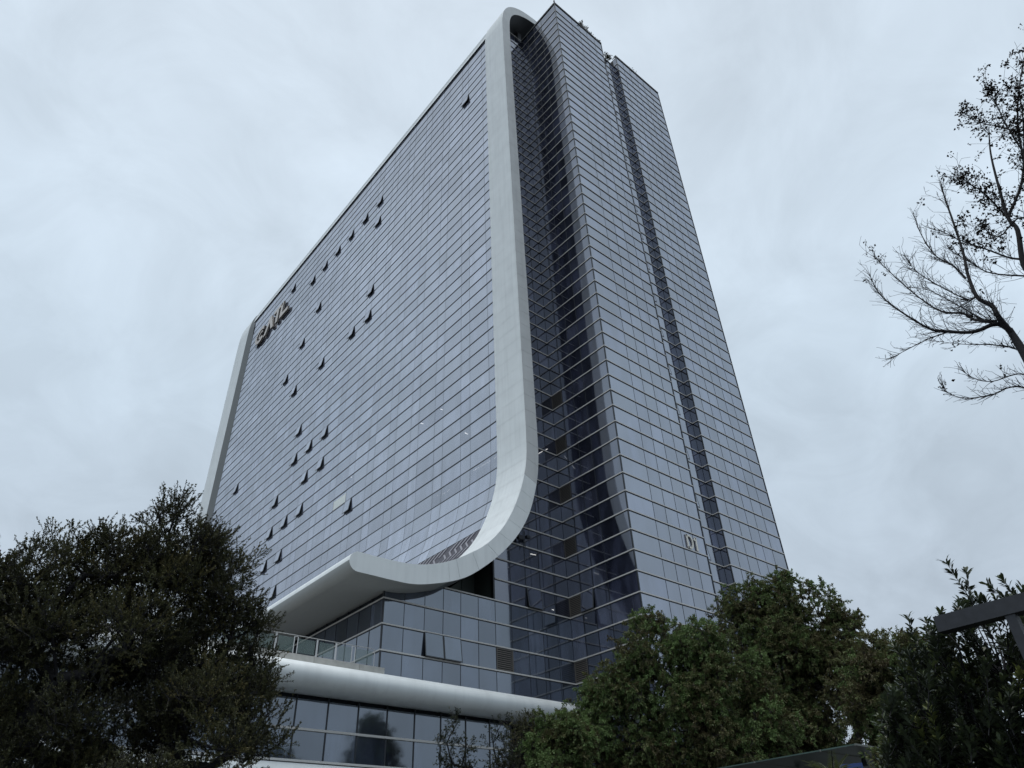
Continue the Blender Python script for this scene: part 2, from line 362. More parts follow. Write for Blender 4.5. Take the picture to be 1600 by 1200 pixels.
                             # back of the loggia
b_.box((30.9, YB+0.08, zn(0)), (31.05, YB+2.9, 20.9))
b_.box((XP+0.08, YB+0.08, 14.1), (XA+0.5, YB+2, zn(0)))                  # lower storeys under the band
b_.box((XP+0.08, YB+0.08, zn(0)-0.05), (30.9, YB+2, 19.92))
b_.box((31.0, YB+0.08, zn(0)), (XA+0.5, YB+1.9, zn(1)-0.05))
b_.box((XP+0.08, YB+2, 14.1), (XP+8, 136, 19.9))
b_.box((XP+3, 50, 0), (XE-1, 136, 14))
b_.build('structural_core', M_core, tower)
b_ = MB(); b_.prism([(31.06, 20), (35.98, 20), (35.98, 24.6), (33.6, 22.7), (31.06, 21.0)], 'y', YB+2.6, YB+2.9)
b_.box((32.9, YB+2.50, zn(1)), (33.0, YB+2.6, 22.3)); b_.box((34.6, YB+2.50, zn(1)), (34.7, YB+2.6, 23.6))
b_.box((35.93, YB+0.2, zn(1)), (35.97, YB+2.5, 24.4))
b_.build('loggia_wall', mat('loggia_render', (0.10, 0.12, 0.11), 0.6), tower)

panes = []      # (centre, u, v, n, w, h, material)
def add_pane(c, u, v, n, wd, h, mt, kind=None): panes.append(dict(c=np.array(c, float), u=np.array(u, float), v=np.array(v, float), n=np.array(n, float), w=wd, h=h, m=mt, kind=kind))
G = 0.045
UX, UY, UZ = np.array([1., 0, 0]), np.array([0, 1., 0]), np.array([0, 0, 1.])
def facade_x(xs, Y, n0, n1, mt, skip=lambda n, i: None):       # a face looking towards -Y
    for n in range(n0, n1):
        for i in range(len(xs)-1):
            k = skip(n, i)
            if k == 'none': continue
            add_pane(((xs[i]+xs[i+1])/2, Y+0.05, zn(n+0.5)), UX, UZ, -UY, xs[i+1]-xs[i]-G, S-G, mt, k)
def facade_y(ys, X, n0, n1, mt, skip=lambda n, i: None):       # a face looking towards -X
    for n in range(n0, n1):
        for i in range(len(ys)-1):
            k = skip(n, i)
            if k == 'none': continue
            add_pane((X+0.05, (ys[i]+ys[i+1])/2, zn(n+0.5)), -UY, UZ, -UX, ys[i+1]-ys[i]-G, S-G, mt, k)

xs1 = [XA, 47.95, 49.67, 51.38, 53.09, 54.80]
xs1b = [54.80, 56.0, 57.2, 58.30+0.12]
xs2 = [58.30, 59.95, 61.62, 63.30, 65.0, 66.75, XE]
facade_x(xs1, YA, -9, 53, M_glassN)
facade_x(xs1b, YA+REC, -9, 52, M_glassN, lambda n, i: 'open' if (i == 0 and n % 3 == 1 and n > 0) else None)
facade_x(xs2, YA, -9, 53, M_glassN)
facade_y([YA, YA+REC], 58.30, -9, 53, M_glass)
ysF2 = [YA, YA+3.25, YA+4.9, YA+6.45, YB]
facade_y(ysF2, XA, -9, 53, M_glass, lambda n, i: 'louvre' if (i == 3 and n % 3 == 1 and n < 14) else ('open' if (i == 2 and n == 1) else None))
xsF3u = [39.95, 41.4, 42.9, XA]
facade_x(xsF3u, YB, 7, 53, M_glass)
xsF3m = [36.0, 37.7, 39.4, 41.05, 42.7, XA]
facade_x(xsF3m, YB, 1, 7, M_glass, lambda n, i: 'open' if (n == 1 and i == 2) else ('none' if (n > 3 and i == 0) or (n > 5 and i == 1) else None))
xsF3l = [XP, 27.55, 29.3, 30.97, 32.6, 34.3, 36.0, 37.7, 39.4, 41.05, 42.7, XA]
facade_x(xsF3l, YB, -3, 1, M_glassP, lambda n, i: 'open' if (n == -2 and i in (2, 3)) else ('louvre' if (n == -2 and i == 6) else ('none' if (n == 0 and i < 3 and False) else None)))
ysF4 = [YB+1.7*k for k in range(12)]
facade_y(ysF4, XP, -3, 0, M_glassP)
# long face
PER = 5.03
jv = [0.0, 1.66]
ysL = [46.05]
k = 0
while True:
    for a in jv:
        yv = 51.1+PER*(k-1)+a
        if yv > 46.3 and yv < 132.6: ysL.append(yv)
    k += 1
    if 51.1+PER*(k-1) > 133: break
ysL.append(132.8)
OPEN = {(47,0),(47,5),(47,6),(44,5),(47,7),(47,8),(47,9),(47,10),(50,12),(35,5),(41,9),(32,5),(32,6),(38,10),(32,8),(35,11),(32,10),(47,15),(26,9),(23,7),(23,8),(23,9),(20,7),(20,8),(26,14),(20,10),(17,8),(17,9),(14,5),(17,10),(14,9),(14,10),(11,9)}
OPEN = {(n-1, c) for n, c in OPEN}
def colk(i):      # which period a narrow pane belongs to, or None
    mid = (ysL[i]+ysL[i+1])/2; wd = ysL[i+1]-ysL[i]
    if wd > 2.0 or wd < 1.5: return None
    return int(round((mid-51.93)/PER))
def skipL(n, i):
    c = colk(i)
    if c is not None and (n, c) in OPEN: return 'open'
    if n == 14 and c is None and abs((ysL[i]+ysL[i+1])/2-79.8) < 2.2: return 'blind'
    return None
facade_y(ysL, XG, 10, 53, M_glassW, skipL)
# curved foot of the long face, rows by arc length
jg = [i for i in range(J) if CG[i][1] <= zn(10)+1e-6][0]
Cg = np.vstack([[XG, zn(10)], CG[jg:]]); sg = arc(Cg); rows = []
s1 = 0.0
while True:
    p = np.array([np.interp(s1, sg, Cg[:, 0]), np.interp(s1, sg, Cg[:, 1])])
    if p[1] < 29.1:
        s1 = float(np.interp(-29.1, -Cg[:, 1], sg)); rows.append(np.array([np.interp(s1, sg, Cg[:, 0]), 29.1])); break
    rows.append(p)
    s1 += S
for r in range(len(rows)-1):
    A, B = rows[r], rows[r+1]; d = np.array([A[0]-B[0], 0, A[1]-B[1]]); L = np.linalg.norm(d); v = d/L; n = np.cross(v, UY); n = n if n[0] < 0 else -n
    for i in range(len(ysL)-1):
        add_pane(((A[0]+B[0])/2-n[0]*0.03, (ysL[i]+ysL[i+1])/2, (A[1]+B[1])/2-n[2]*0.03), -UY, v, n, ysL[i+1]-ysL[i]-G, L-G, M_glassW)
# dark sheet behind it
b_ = MB(); sheet(b_, CB[max(jg-2, 0):], YS2, YF0); b_.box((XG+0.12, YS2, zn(10)-0.5), (XG+0.5, YF0, zn(52.5)))
b_.build('long_face_backing', M_core, tower)
# coping over the top row
b_ = MB(); b_.box((XG-0.01, YS2, zn(53)-0.02), (XG+0.9, 132.8, zn(53)+0.55)); b_.build('coping', M_white, tower)

# --- horizontal bands
def band(path, z, h=0.10, pr=0.075, mt=M_alu):
    """flat aluminium cap running along a plan path (outer side is given by left normal)"""
    b_ = MB(); P = [np.array(p, float) for p in path]; O = []
    for i, p in enumerate(P):
        ns = []
        if i > 0: d = P[i]-P[i-1]; d /= np.linalg.norm(d); ns.append(np.array([d[1], -d[0]]))
        if i < len(P)-1: d = P[i+1]-P[i]; d /= np.linalg.norm(d); ns.append(np.array([d[1], -d[0]]))
        q = sum(ns); q = q/np.dot(q, ns[0]) if len(ns) > 1 else ns[0]
        O.append(p+q*pr)
    n = len(P); V = [(*p, z-h/2) for p in P]+[(*p, z-h/2) for p in O]+[(*p, z+h/2) for p in P]+[(*p, z+h/2) for p in O]
    Fc = []
    for i in range(n-1):
        Fc += [(i, i+1, n+i+1, n+i), (2*n+i, 3*n+i, 3*n+i+1, 2*n+i+1), (n+i, n+i+1, 3*n+i+1, 3*n+i)]
    Fc += [(0, n, 3*n, 2*n), (n-1, 3*n-1, 4*n-1, 2*n-1)]
    b_.add(V, Fc); return b_
def cap(path, z):
    a = band(path, z); c = band(path, z-0.075, 0.05, 0.035); k = len(a.v)  # dark bar under each cap, painted in as its shadow gap
    a.v += c.v; a.f += [tuple(k+i for i in f) for f in c.f]; a.m += [1]*len(c.f); a.build('floor_band', [M_alu, M_dark], tower)
for n in range(-2, 54):
    z = zn(n)
    if n <= 1: path = [(XP, YB+16), (XP, YB), (XA, YB), (XA, YA), (54.78, YA)] if n < 1 else [(31.0, YB), (XA, YB), (XA, YA), (54.78, YA)]
    elif n < 7: path = [(36.0 if n < 4 else 37.7, YB), (XA, YB), (XA, YA), (54.78, YA)]
    else: path = [(39.96, YB), (XA, YB), (XA, YA), (54.78, YA)]
    if n == 53: z = HTOP-0.06; 
    path = [(px, py) for px, py in path]
    cap(path, z)
    if n < 53: cap([(54.82, YA+REC), (58.30, YA+REC), (58.30, YA), (XE+0.05, YA)], z)
    else: cap([(58.30, YA+REC), (58.30, YA), (XE+0.05, YA)], z)
for n in range(10, 53):
    band([(XG, 132.8), (XG, YS2)], zn(n), 0.12, 0.035).build('floor_band', M_dark, tower)
for r in rows[1:]:
    band([(r[0], 132.8), (r[0], YS2)], r[1], 0.09, 0.04).build('floor_band', M_dark, tower)
for (xs_, Y_, z0_, z1_) in ((xs1, YA, 0, HTOP), (xs1b, YA+REC, 0, zn(52)), (xs2, YA, 0, HTOP), (xsF3u, YB, 31, HTOP), (xsF3l, YB, 14, zn(1))):
    for x_ in xs_[1:-1]:
        b_ = MB(); b_.box((x_-0.02, Y_-0.01, z0_), (x_+0.02, Y_+0.06, z1_)); b_.build('mullion', M_dark, tower)
for x_, zt in ((37.7, 26.5), (39.4, 30), (41.05, 31.5), (42.7, 31.5)):
    b_ = MB(); b_.box((x_-0.028, YB-0.02, zn(1)), (x_+0.028, YB+0.06, zt)); b_.build('mullion', M_dark, tower)
for y_ in ysF2[1:-1]:
    b_ = MB(); b_.box((XA-0.02, y_-0.028, 0), (XA+0.06, y_+0.028, HTOP)); b_.build('mullion', M_dark, tower)
for y_ in ysF4[1:]:
    b_ = MB(); b_.box((XP-0.02, y_-0.028, 14.1), (XP+0.06, y_+0.028, 19.9)); b_.build('mullion', M_dark, tower)
for y_ in ysL[1:-1]:
    b_ = MB(); b_.box((XG-0.002, y_-0.014, zn(10)), (XG+0.06, y_+0.014, zn(53)-0.12))
    for r in range(len(rows)-1):
        (a0, c0_), (a1, c1_) = rows[r], rows[r+1]; d = np.array([a1-a0, c1_-c0_]); d /= np.linalg.norm(d); q_ = np.array([d[1], -d[0]]); q_ = q_ if q_[0] < 0 else -q_
        b_.prism([(a0+q_[0]*.015, c0_+q_[1]*.015), (a1+q_[0]*.015, c1_+q_[1]*.015), (a1-q_[0]*.05, c1_-q_[1]*.05), (a0-q_[0]*.05, c0_-q_[1]*.05)], 'y', y_-0.026, y_+0.026)
    b_.build('mullion', M_dark, tower)
# corner posts
for (x_, y_, z0_, z1_) in ((XA, YA, 0, HTOP), (58.30, YA, 0, HTOP), (XP, YB, 14, 20.0), (54.80, YA, 0, HTOP), (XE, YA, 0, HTOP)):
    b_ = MB(); b_.box((x_-0.05, y_-0.05, z0_), (x_+0.06, y_+0.06, z1_)); b_.build('corner_mullion', M_dark, tower)
for xx in (35.95,):
    b_ = MB(); b_.box((xx-0.1, YB-0.02, zn(1)), (xx+0.05, YB+0.3, 26)); b_.build('corner_mullion', M_dark, tower)
# pale wall and dark pier above the return wall, under the arch
b_ = MB(); b_.box((40.2, YB+1.0, HTOP-0.3), (XA-0.15, YB+1.3, HTOP+1.9)); b_.build('roof_screen', mat('pale_screen', (0.40, 0.43, 0.46), 0.5), tower)
b_ = MB(); b_.box((XA-0.15, YB+0.5, HTOP-0.3), (XA+0.6, YB+1.3, HTOP+3.6)); b_.build('roof_pier', M_inner, tower)
fl = at_y(820, 842, YB-0.35); b_ = MB(); b_.tube([(fl[0], YB-0.35, fl[2]-0.75), (fl[0], YB-0.35, fl[2]+0.75)], 0.035, 8); b_.box((fl[0]-0.9, YB-0.6, fl[2]-0.25), (fl[0]-0.4, YB-0.3, fl[2]+0.1)); b_.box((fl[0]-0.4, YB-0.40, fl[2]-0.12), (fl[0]-0.03, YB-0.34, fl[2]-0.06)); b_.box((fl[0]+0.05, YB-0.6, fl[2]+0.05), (fl[0]+0.45, YB-0.3, fl[2]+0.3)); b_.box((fl[0]-0.02, YB-0.34, fl[2]-0.6), (fl[0]+0.02, YB, fl[2]-0.54))
b_.build('floodlight_bracket', M_dark, tower)
# parapet caps
b_ = MB(); b_.box((XA-0.1, YA-0.1, HTOP-0.02), (54.85, YA+0.3, HTOP+0.1)); b_.box((XA-0.1, YA+0.3, HTOP-0.02), (XA+0.3, YB, HTOP+0.1)); b_.box((58.2, YA-0.1, HTOP-0.02), (XE+0.1, YA+0.3, HTOP+0.1)); b_.box((54.85, YA+REC-0.1, zn(52)), (58.2, YA+REC+0.3, zn(52)+0.12))
b_.build('parapet_cap', M_dark, tower)
# lightning rod
b_ = MB(); b_.tube([(XA+0.1, YA+0.1, HTOP), (XA+0.1, YA+0.1, HTOP+1.6)], 0.03, 6); b_.tube([(XA+0.1, YA+0.1, HTOP+0.5), (XA+0.1, YA+0.1, HTOP+0.75), (XA+0.1, YA+0.1, HTOP+0.9), (XA+0.1, YA+0.1, HTOP+1.1)], [0.03, 0.13, 0.13, 0.03], 8)
b_.build('lightning_rod', M_dark, tower)

# --- herringbone grille at the foot of the long face
b_ = MB(); sA = s1; sB = s1+3.3
def gpt(s, y, o=0.0):
    a = np.array([np.interp(s, sg, Cg[:, 0]), np.interp(s, sg, Cg[:, 1])]); c = np.array([np.interp(s+.05, sg, Cg[:, 0]), np.interp(s+.05, sg, Cg[:, 1])])
    d = c-a; d /= np.linalg.norm(d); nn = np.array([d[1], -d[0]]); 
    if nn[0] > 0: nn = -nn
    q = a+nn*o; return (q[0], y, q[1])
K_ = 14
V = [gpt(sA+(sB-sA)*i/K_, yy, 0.02) for yy in (YS2, 75) for i in range(K_+1)]
b_.add(V, [(i, i+1, K_+2+i, K_+1+i) for i in range(K_)], 0)
rr = random.Random(3)
pitch = 0.85; yq = YS2-0.5
while yq < 66:
    zig = [(sA+0.1, 0), (sA+1.05, 0.7), (sA+1.9, -0.1), (sA+2.9, 0.75)]
    for j in range(3):
        if rr.random() < 0.12: continue
        (a0, b0), (a1, b1) = zig[j], zig[j+1]; wd = 0.24
        ys0, ys1 = yq+b0, yq+b1
        P0, P1, P2, P3 = gpt(a0, ys0, 0.09), gpt(a1, ys1, 0.09), gpt(a1, ys1+wd, 0.09), gpt(a0, ys0+wd, 0.09)
        if min(ys0, ys1) < YS2: continue
        Q = [gpt(a0, ys0, 0.02), gpt(a1, ys1, 0.02), gpt(a1, ys1+wd, 0.02), gpt(a0, ys0+wd, 0.02)]
        b_.add([P0, P1, P2, P3]+Q, [(0, 1, 2, 3), (0, 4, 5, 1), (1, 5, 6, 2), (2, 6, 7, 3), (3, 7, 4, 0)], 1)
    yq += pitch
gr_ = b_.build('herringbone_grille', [mat('plum_grey_backing', (0.075, 0.07, 0.085), 0.5), mat('light_grille_bar', (0.33, 0.32, 0.35), 0.45)], tower); gr_['kind'] = 'stuff'

# ================================================================ PODIUM (canopy nose, terrace, street-level glazing)
YG = 43.5
b_ = MB(); cY, cZ, r_ = 42.05, 11.5+CAMZ, 0.72
prof = [(YG+0.6, cZ-r_), (cY, cZ-r_)]+[(cY-r_*1.0*math.sin(a), cZ-r_*math.cos(a)) for a in np.linspace(0.15, math.pi-0.25, 18)]+[(43.3, cZ+r_+0.22), (YG+0.6, cZ+r_+0.24)]
V = [(XX, a, z) for XX in (-5, 60) for a, z in prof]; n = len(prof)
b_.add(V, [(i, (i+1) % n, n+(i+1) % n, n+i) for i in range(n)]+[tuple(range(n)), tuple(range(n, 2*n))])
nose = b_.build('canopy_nose', [M_white], tower)
for p_ in nose.data.polygons: p_.use_smooth = len(p_.vertices) == 4
b_ = MB(); b_.box((-5, YG+0.5, 14.0), (XP+0.1, 60, 14.06)); b_.build('terrace_floor', mat('terrace_paving', (0.3, 0.3, 0.29), 0.7, noise=0.1), tower)
b_ = MB(); xx = -5.0
while xx < XP-0.15:
    x2 = min(xx+3.2, XP-0.12); b_ = MB(); b_.box((xx+0.01, 42.9, 13.95), (x2-0.01, 43.15, 12.88+CAMZ)); b_.build('kerb_stone', mat('stone_kerb', (0.42, 0.41, 0.38), 0.7, noise=0.12) if xx < -4 else bpy.data.materials['stone_kerb'], tower); xx = x2
# street-level glazing
MX = [20.08+2.12*k for k in range(-11, 8)]+[36.9]
ZB, ZM, ZT = 7.15+CAMZ, 8.84+CAMZ, 10.55+CAMZ
for i in range(len(MX)-1):
    for (z0_, z1_) in ((ZB, ZM), (ZM, ZT)):
        add_pane(((MX[i]+MX[i+1])/2, YG+0.05, (z0_+z1_)/2), UX, UZ, -UY, MX[i+1]-MX[i]-0.07, z1_-z0_-0.06, M_glassP)
b_ = MB(); b_.box((-5, YG+0.15, 0), (36.85, YG+2, cZ-r_+0.01)); b_.box((36.85, YG+2.5, 0), (44.3, YG+3, cZ)); b_.build('street_level_core', M_core, tower)
for (zz, h_) in ((ZM, 0.13), (ZB, 0.12)):
    b_ = MB(); b_.box((-5, YG-0.12, zz-h_/2), (36.95, YG+0.06, zz+h_/2)); b_.build('transom', M_alu, tower)
for x_ in MX:
    b_ = MB(); b_.box((x_-0.045, YG-0.03, ZB), (x_+0.045, YG+0.1, ZT+0.2)); b_.build('mullion', M_dark, tower)
b_ = MB()
prof = [(YG+0.3, 5.2), (YG-0.5, 5.2)]+[(YG-0.9-0.75*math.sin(a), 7.75-0.72*math.cos(a)) for a in np.linspace(0.3, math.pi-0.3, 14)]+[(YG-0.4, 8.58), (YG+0.3, 8.62)]
V = [(XX, a, z) for XX in (-5, 40) for a, z in prof]; n = len(prof)
b_.add(V, [(i, (i+1) % n, n+(i+1) % n, n+i) for i in range(n)]+[tuple(range(n)), tuple(range(n, 2*n))]); b_.build('plinth_band', M_white, tower)
# dark green corner glass at the right end
add_pane((36.9+0.05, YG+1.2, (ZB+ZT)/2), -UY, UZ, UX, 2.3, 3.3, M_glassP)

# ---- terrace railing: a thing of its own
rl = empty('terrace_railing', (12, 43.02, 14.48)); tag(rl, 'glass and stainless steel railing along the terrace under the white canopy', 'railing')
KZ = 12.88+CAMZ; RZ = 14.0+CAMZ
posts = [float(at_y(px, 1010, 43.02)[0]) for px in (586, 553, 525.5, 495.5, 461.5, 429.5, 400)]
xq = posts[-1]-1.55
while xq > -4.5: posts.append(xq); xq -= 1.55
b_ = MB(); b_.tube([(-4.8, 43.02, RZ), (posts[0]-0.25, 43.02, RZ), (posts[0]-0.06, 43.02, RZ-0.04), (posts[0], 43.02, RZ-0.2), (posts[0], 43.02, KZ)], 0.022, 8); b_.build('handrail', M_steel, rl)
for i, px in enumerate(posts[1:]):
    b_ = MB()
    for o in ((-0.12, 0.12) if i in (0, 3, 7) else (-0.03, 0.03)):
        b_.box((px+o-0.014, 42.99, KZ), (px+o+0.014, 43.05, RZ-0.06))
    b_.box((px-0.06, 42.98, RZ-0.08), (px+0.06, 43.06, RZ-0.05)); b_.build('post', M_steel, rl)
mgl, t, b = nodes('clear_railing_glass'); b.inputs['Base Color'].default_value = (0.20, 0.27, 0.25, 1); b.inputs['Roughness'].default_value = 0.02; b.inputs['Alpha'].default_value = 0.3
for i in range(len(posts)-1):
    a, c = posts[i+1]+0.15, posts[i]-0.15
    b_ = MB(); b_.box((a, 43.012, KZ+0.1), (c, 43.028, RZ-0.16)); b_.build('glass_panel', mgl, rl)

# ================================================================ SIGNS
def stroke_poly(b_, pts, wd, to3, depth, closed=False):
    """thick polyline as extruded blocks"""
    for i in range(len(pts)-1):
        p, q = np.array(pts[i], float), np.array(pts[i+1], float); d = q-p; L = np.linalg.norm(d); d /= L; nn = np.array([-d[1], d[0]])*wd/2
        e0, e1 = p-d*wd*0.02, q+d*wd*0.02
        C = [e0-nn, e1-nn, e1+nn, e0+nn]
        b_.add([to3(*c, depth) for c in C]+[to3(*c, 0) for c in C], [(0, 1, 2, 3)], 0)
        k = len(b_.v)-8
        b_.f += [(k, k+4, k+5, k+1), (k+1, k+5, k+6, k+2), (k+2, k+6, k+7, k+3), (k+3, k+7, k+4, k), (k+4, k+7, k+6, k+5)]; b_.m += [1]*5
def poly_block(b_, poly, to3, depth):
    n = len(poly); k = len(b_.v)
    b_.v += [tuple(map(float, to3(*c, depth))) for c in poly]+[tuple(map(float, to3(*c, 0))) for c in poly]
    b_.f += [tuple(k+i for i in range(n))]; b_.m += [0]
    b_.f += [(k+i, k+(i+1) % n, k+n+(i+1) % n, k+n+i) for i in range(n)]; b_.m += [1]*n
sg1 = empty('roof_sign', (XG, 120, 103)); tag(sg1, 'large champagne CATL letters standing off the top of the long glass face', 'sign')
def t3(y0, z0, H):
    return lambda a, b2, d: (XG-0.10-d, y0-a*H, z0+b2*H)
LH = 4.3; LD = 0.42; ZL = 100.9+CAMZ
def arcpts(cx, cy, rx, ry, a0, a1, n): return [(cx+rx*math.cos(math.radians(a0+(a1-a0)*i/n)), cy+ry*math.sin(math.radians(a0+(a1-a0)*i/n))) for i in range(n+1)]
f3 = t3(128.3, ZL, LH); b_ = MB()
stroke_poly(b_, arcpts(0.55, 0.5, 0.50, 0.42, 45, 315, 14), 0.2, f3, LD); stroke_poly(b_, arcpts(0.62, 0.5, 0.24, 0.2, 60, 300, 9), 0.11, f3, LD*0.8); b_.build('letter', [M_letter, M_letter_side], sg1)['label'] = 'letter C with an inner ring'
f3 = t3(123.8, ZL, LH); b_ = MB()
poly_block(b_, [(0, 0), (0.26, 0), (0.58, 0.62), (0.86, 0), (1.12, 0), (0.70, 1), (0.46, 1)], f3, LD); b_.build('letter', [M_letter, M_letter_side], sg1)['label'] = 'letter A'
f3 = t3(119.6, ZL, LH); b_ = MB()
poly_block(b_, [(0, 0.8), (0, 1), (0.95, 1), (0.95, 0.8), (0.6, 0.8), (0.6, 0), (0.36, 0), (0.36, 0.8)], f3, LD); b_.build('letter', [M_letter, M_letter_side], sg1)['label'] = 'letter T'
f3 = t3(116.0, ZL, LH); b_ = MB()
poly_block(b_, [(0, 0), (0, 1), (0.24, 1), (0.24, 0.21), (0.9, 0.21), (0.9, 0)], f3, LD); b_.build('letter', [M_letter, M_letter_side], sg1)['label'] = 'letter L'
sg2 = empty('building_number', (52.7, YA, 27)); tag(sg2, 'small pale metal D1 lettering on the narrow glass face', 'sign')
fD = lambda x0: (lambda a, b2, d: (x0+a*1.32, YA-0.03-d, zn(4)+0.12+b2*1.32))
b_ = MB(); stroke_poly(b_, [(0.06, 0), (0.06, 1)], 0.14, fD(51.95), 0.10); stroke_poly(b_, [(0.02, 0.94), (0.3, 0.94)]+arcpts(0.3, 0.5, 0.32, 0.44, 90, -90, 10)+[(0.3, 0.06), (0.02, 0.06)], 0.13, fD(51.95), 0.10)
M_pale = mat('pale_metal_letter', (0.82, 0.79, 0.70), 0.4)
b_.build('letter', [M_pale, M_alu], sg2)['label'] = 'letter D'
b_ = MB(); stroke_poly(b_, [(0.28, 0), (0.28, 1)], 0.15, fD(52.95), 0.10); stroke_poly(b_, [(0.28, 0.95), (0.06, 0.74)], 0.12, fD(52.95), 0.10); b_.build('digit', [M_pale, M_alu], sg2)['label'] = 'digit 1'

# ================================================================ TREES
def tubes_np(P0, P1, R0, R1, k=5):
    d = P1-P0; L = np.linalg.norm(d, axis=1)[:, None]+1e-9; d = d/L
    a = np.cross(d, np.array([0.31, 0.2, 0.93])); a /= np.linalg.norm(a, axis=1)[:, None]+1e-9; b2 = np.cross(d, a)
    ang = np.arange(k)*2*math.pi/k; V = []
    ring = a[:, None, :]*np.cos(ang)[None, :, None]+b2[:, None, :]*np.sin(ang)[None, :, None]
    V0 = P0[:, None, :]+ring*R0[:, None, None]; V1 = P1[:, None, :]+ring*R1[:, None, None]
    V = np.concatenate([V0, V1], axis=1).reshape(-1, 3); n = len(P0); base = (np.arange(n)*2*k)[:, None]
    Q = []
    for j in range(k): Q.append(np.stack([base[:, 0]+j, base[:, 0]+(j+1) % k, base[:, 0]+k+(j+1) % k, base[:, 0]+k+j], 1))
    return V, np.concatenate(Q)
def leaves_np(P, D, Nn, L, W, bend=0.15):
    """each leaf a folded kite of four vertices, two triangles; D tip direction, Nn face normal"""
    D = D/(np.linalg.norm(D, axis=1)[:, None]+1e-9); Nn = Nn-D*np.sum(Nn*D, 1)[:, None]; Nn /= np.linalg.norm(Nn, axis=1)[:, None]+1e-9
    Sd = np.cross(D, Nn); L = L[:, None]; W = W[:, None]
    v0 = P; v1 = P+D*L*0.5+Sd*W*0.5+Nn*W*bend; v2 = P+D*L-Nn*L*0.08; v3 = P+D*L*0.5-Sd*W*0.5+Nn*W*bend
    V = np.stack([v0, v1, v2, v3], 1).reshape(-1, 3); n = len(P); b0 = np.arange(n)*4
    Q = np.concatenate([np.stack([b0, b0+1, b0+2], 1), np.stack([b0, b0+2, b0+3], 1)])
    return V, Q
def unit(a): return a/(np.linalg.norm(a, axis=-1, keepdims=True)+1e-9)

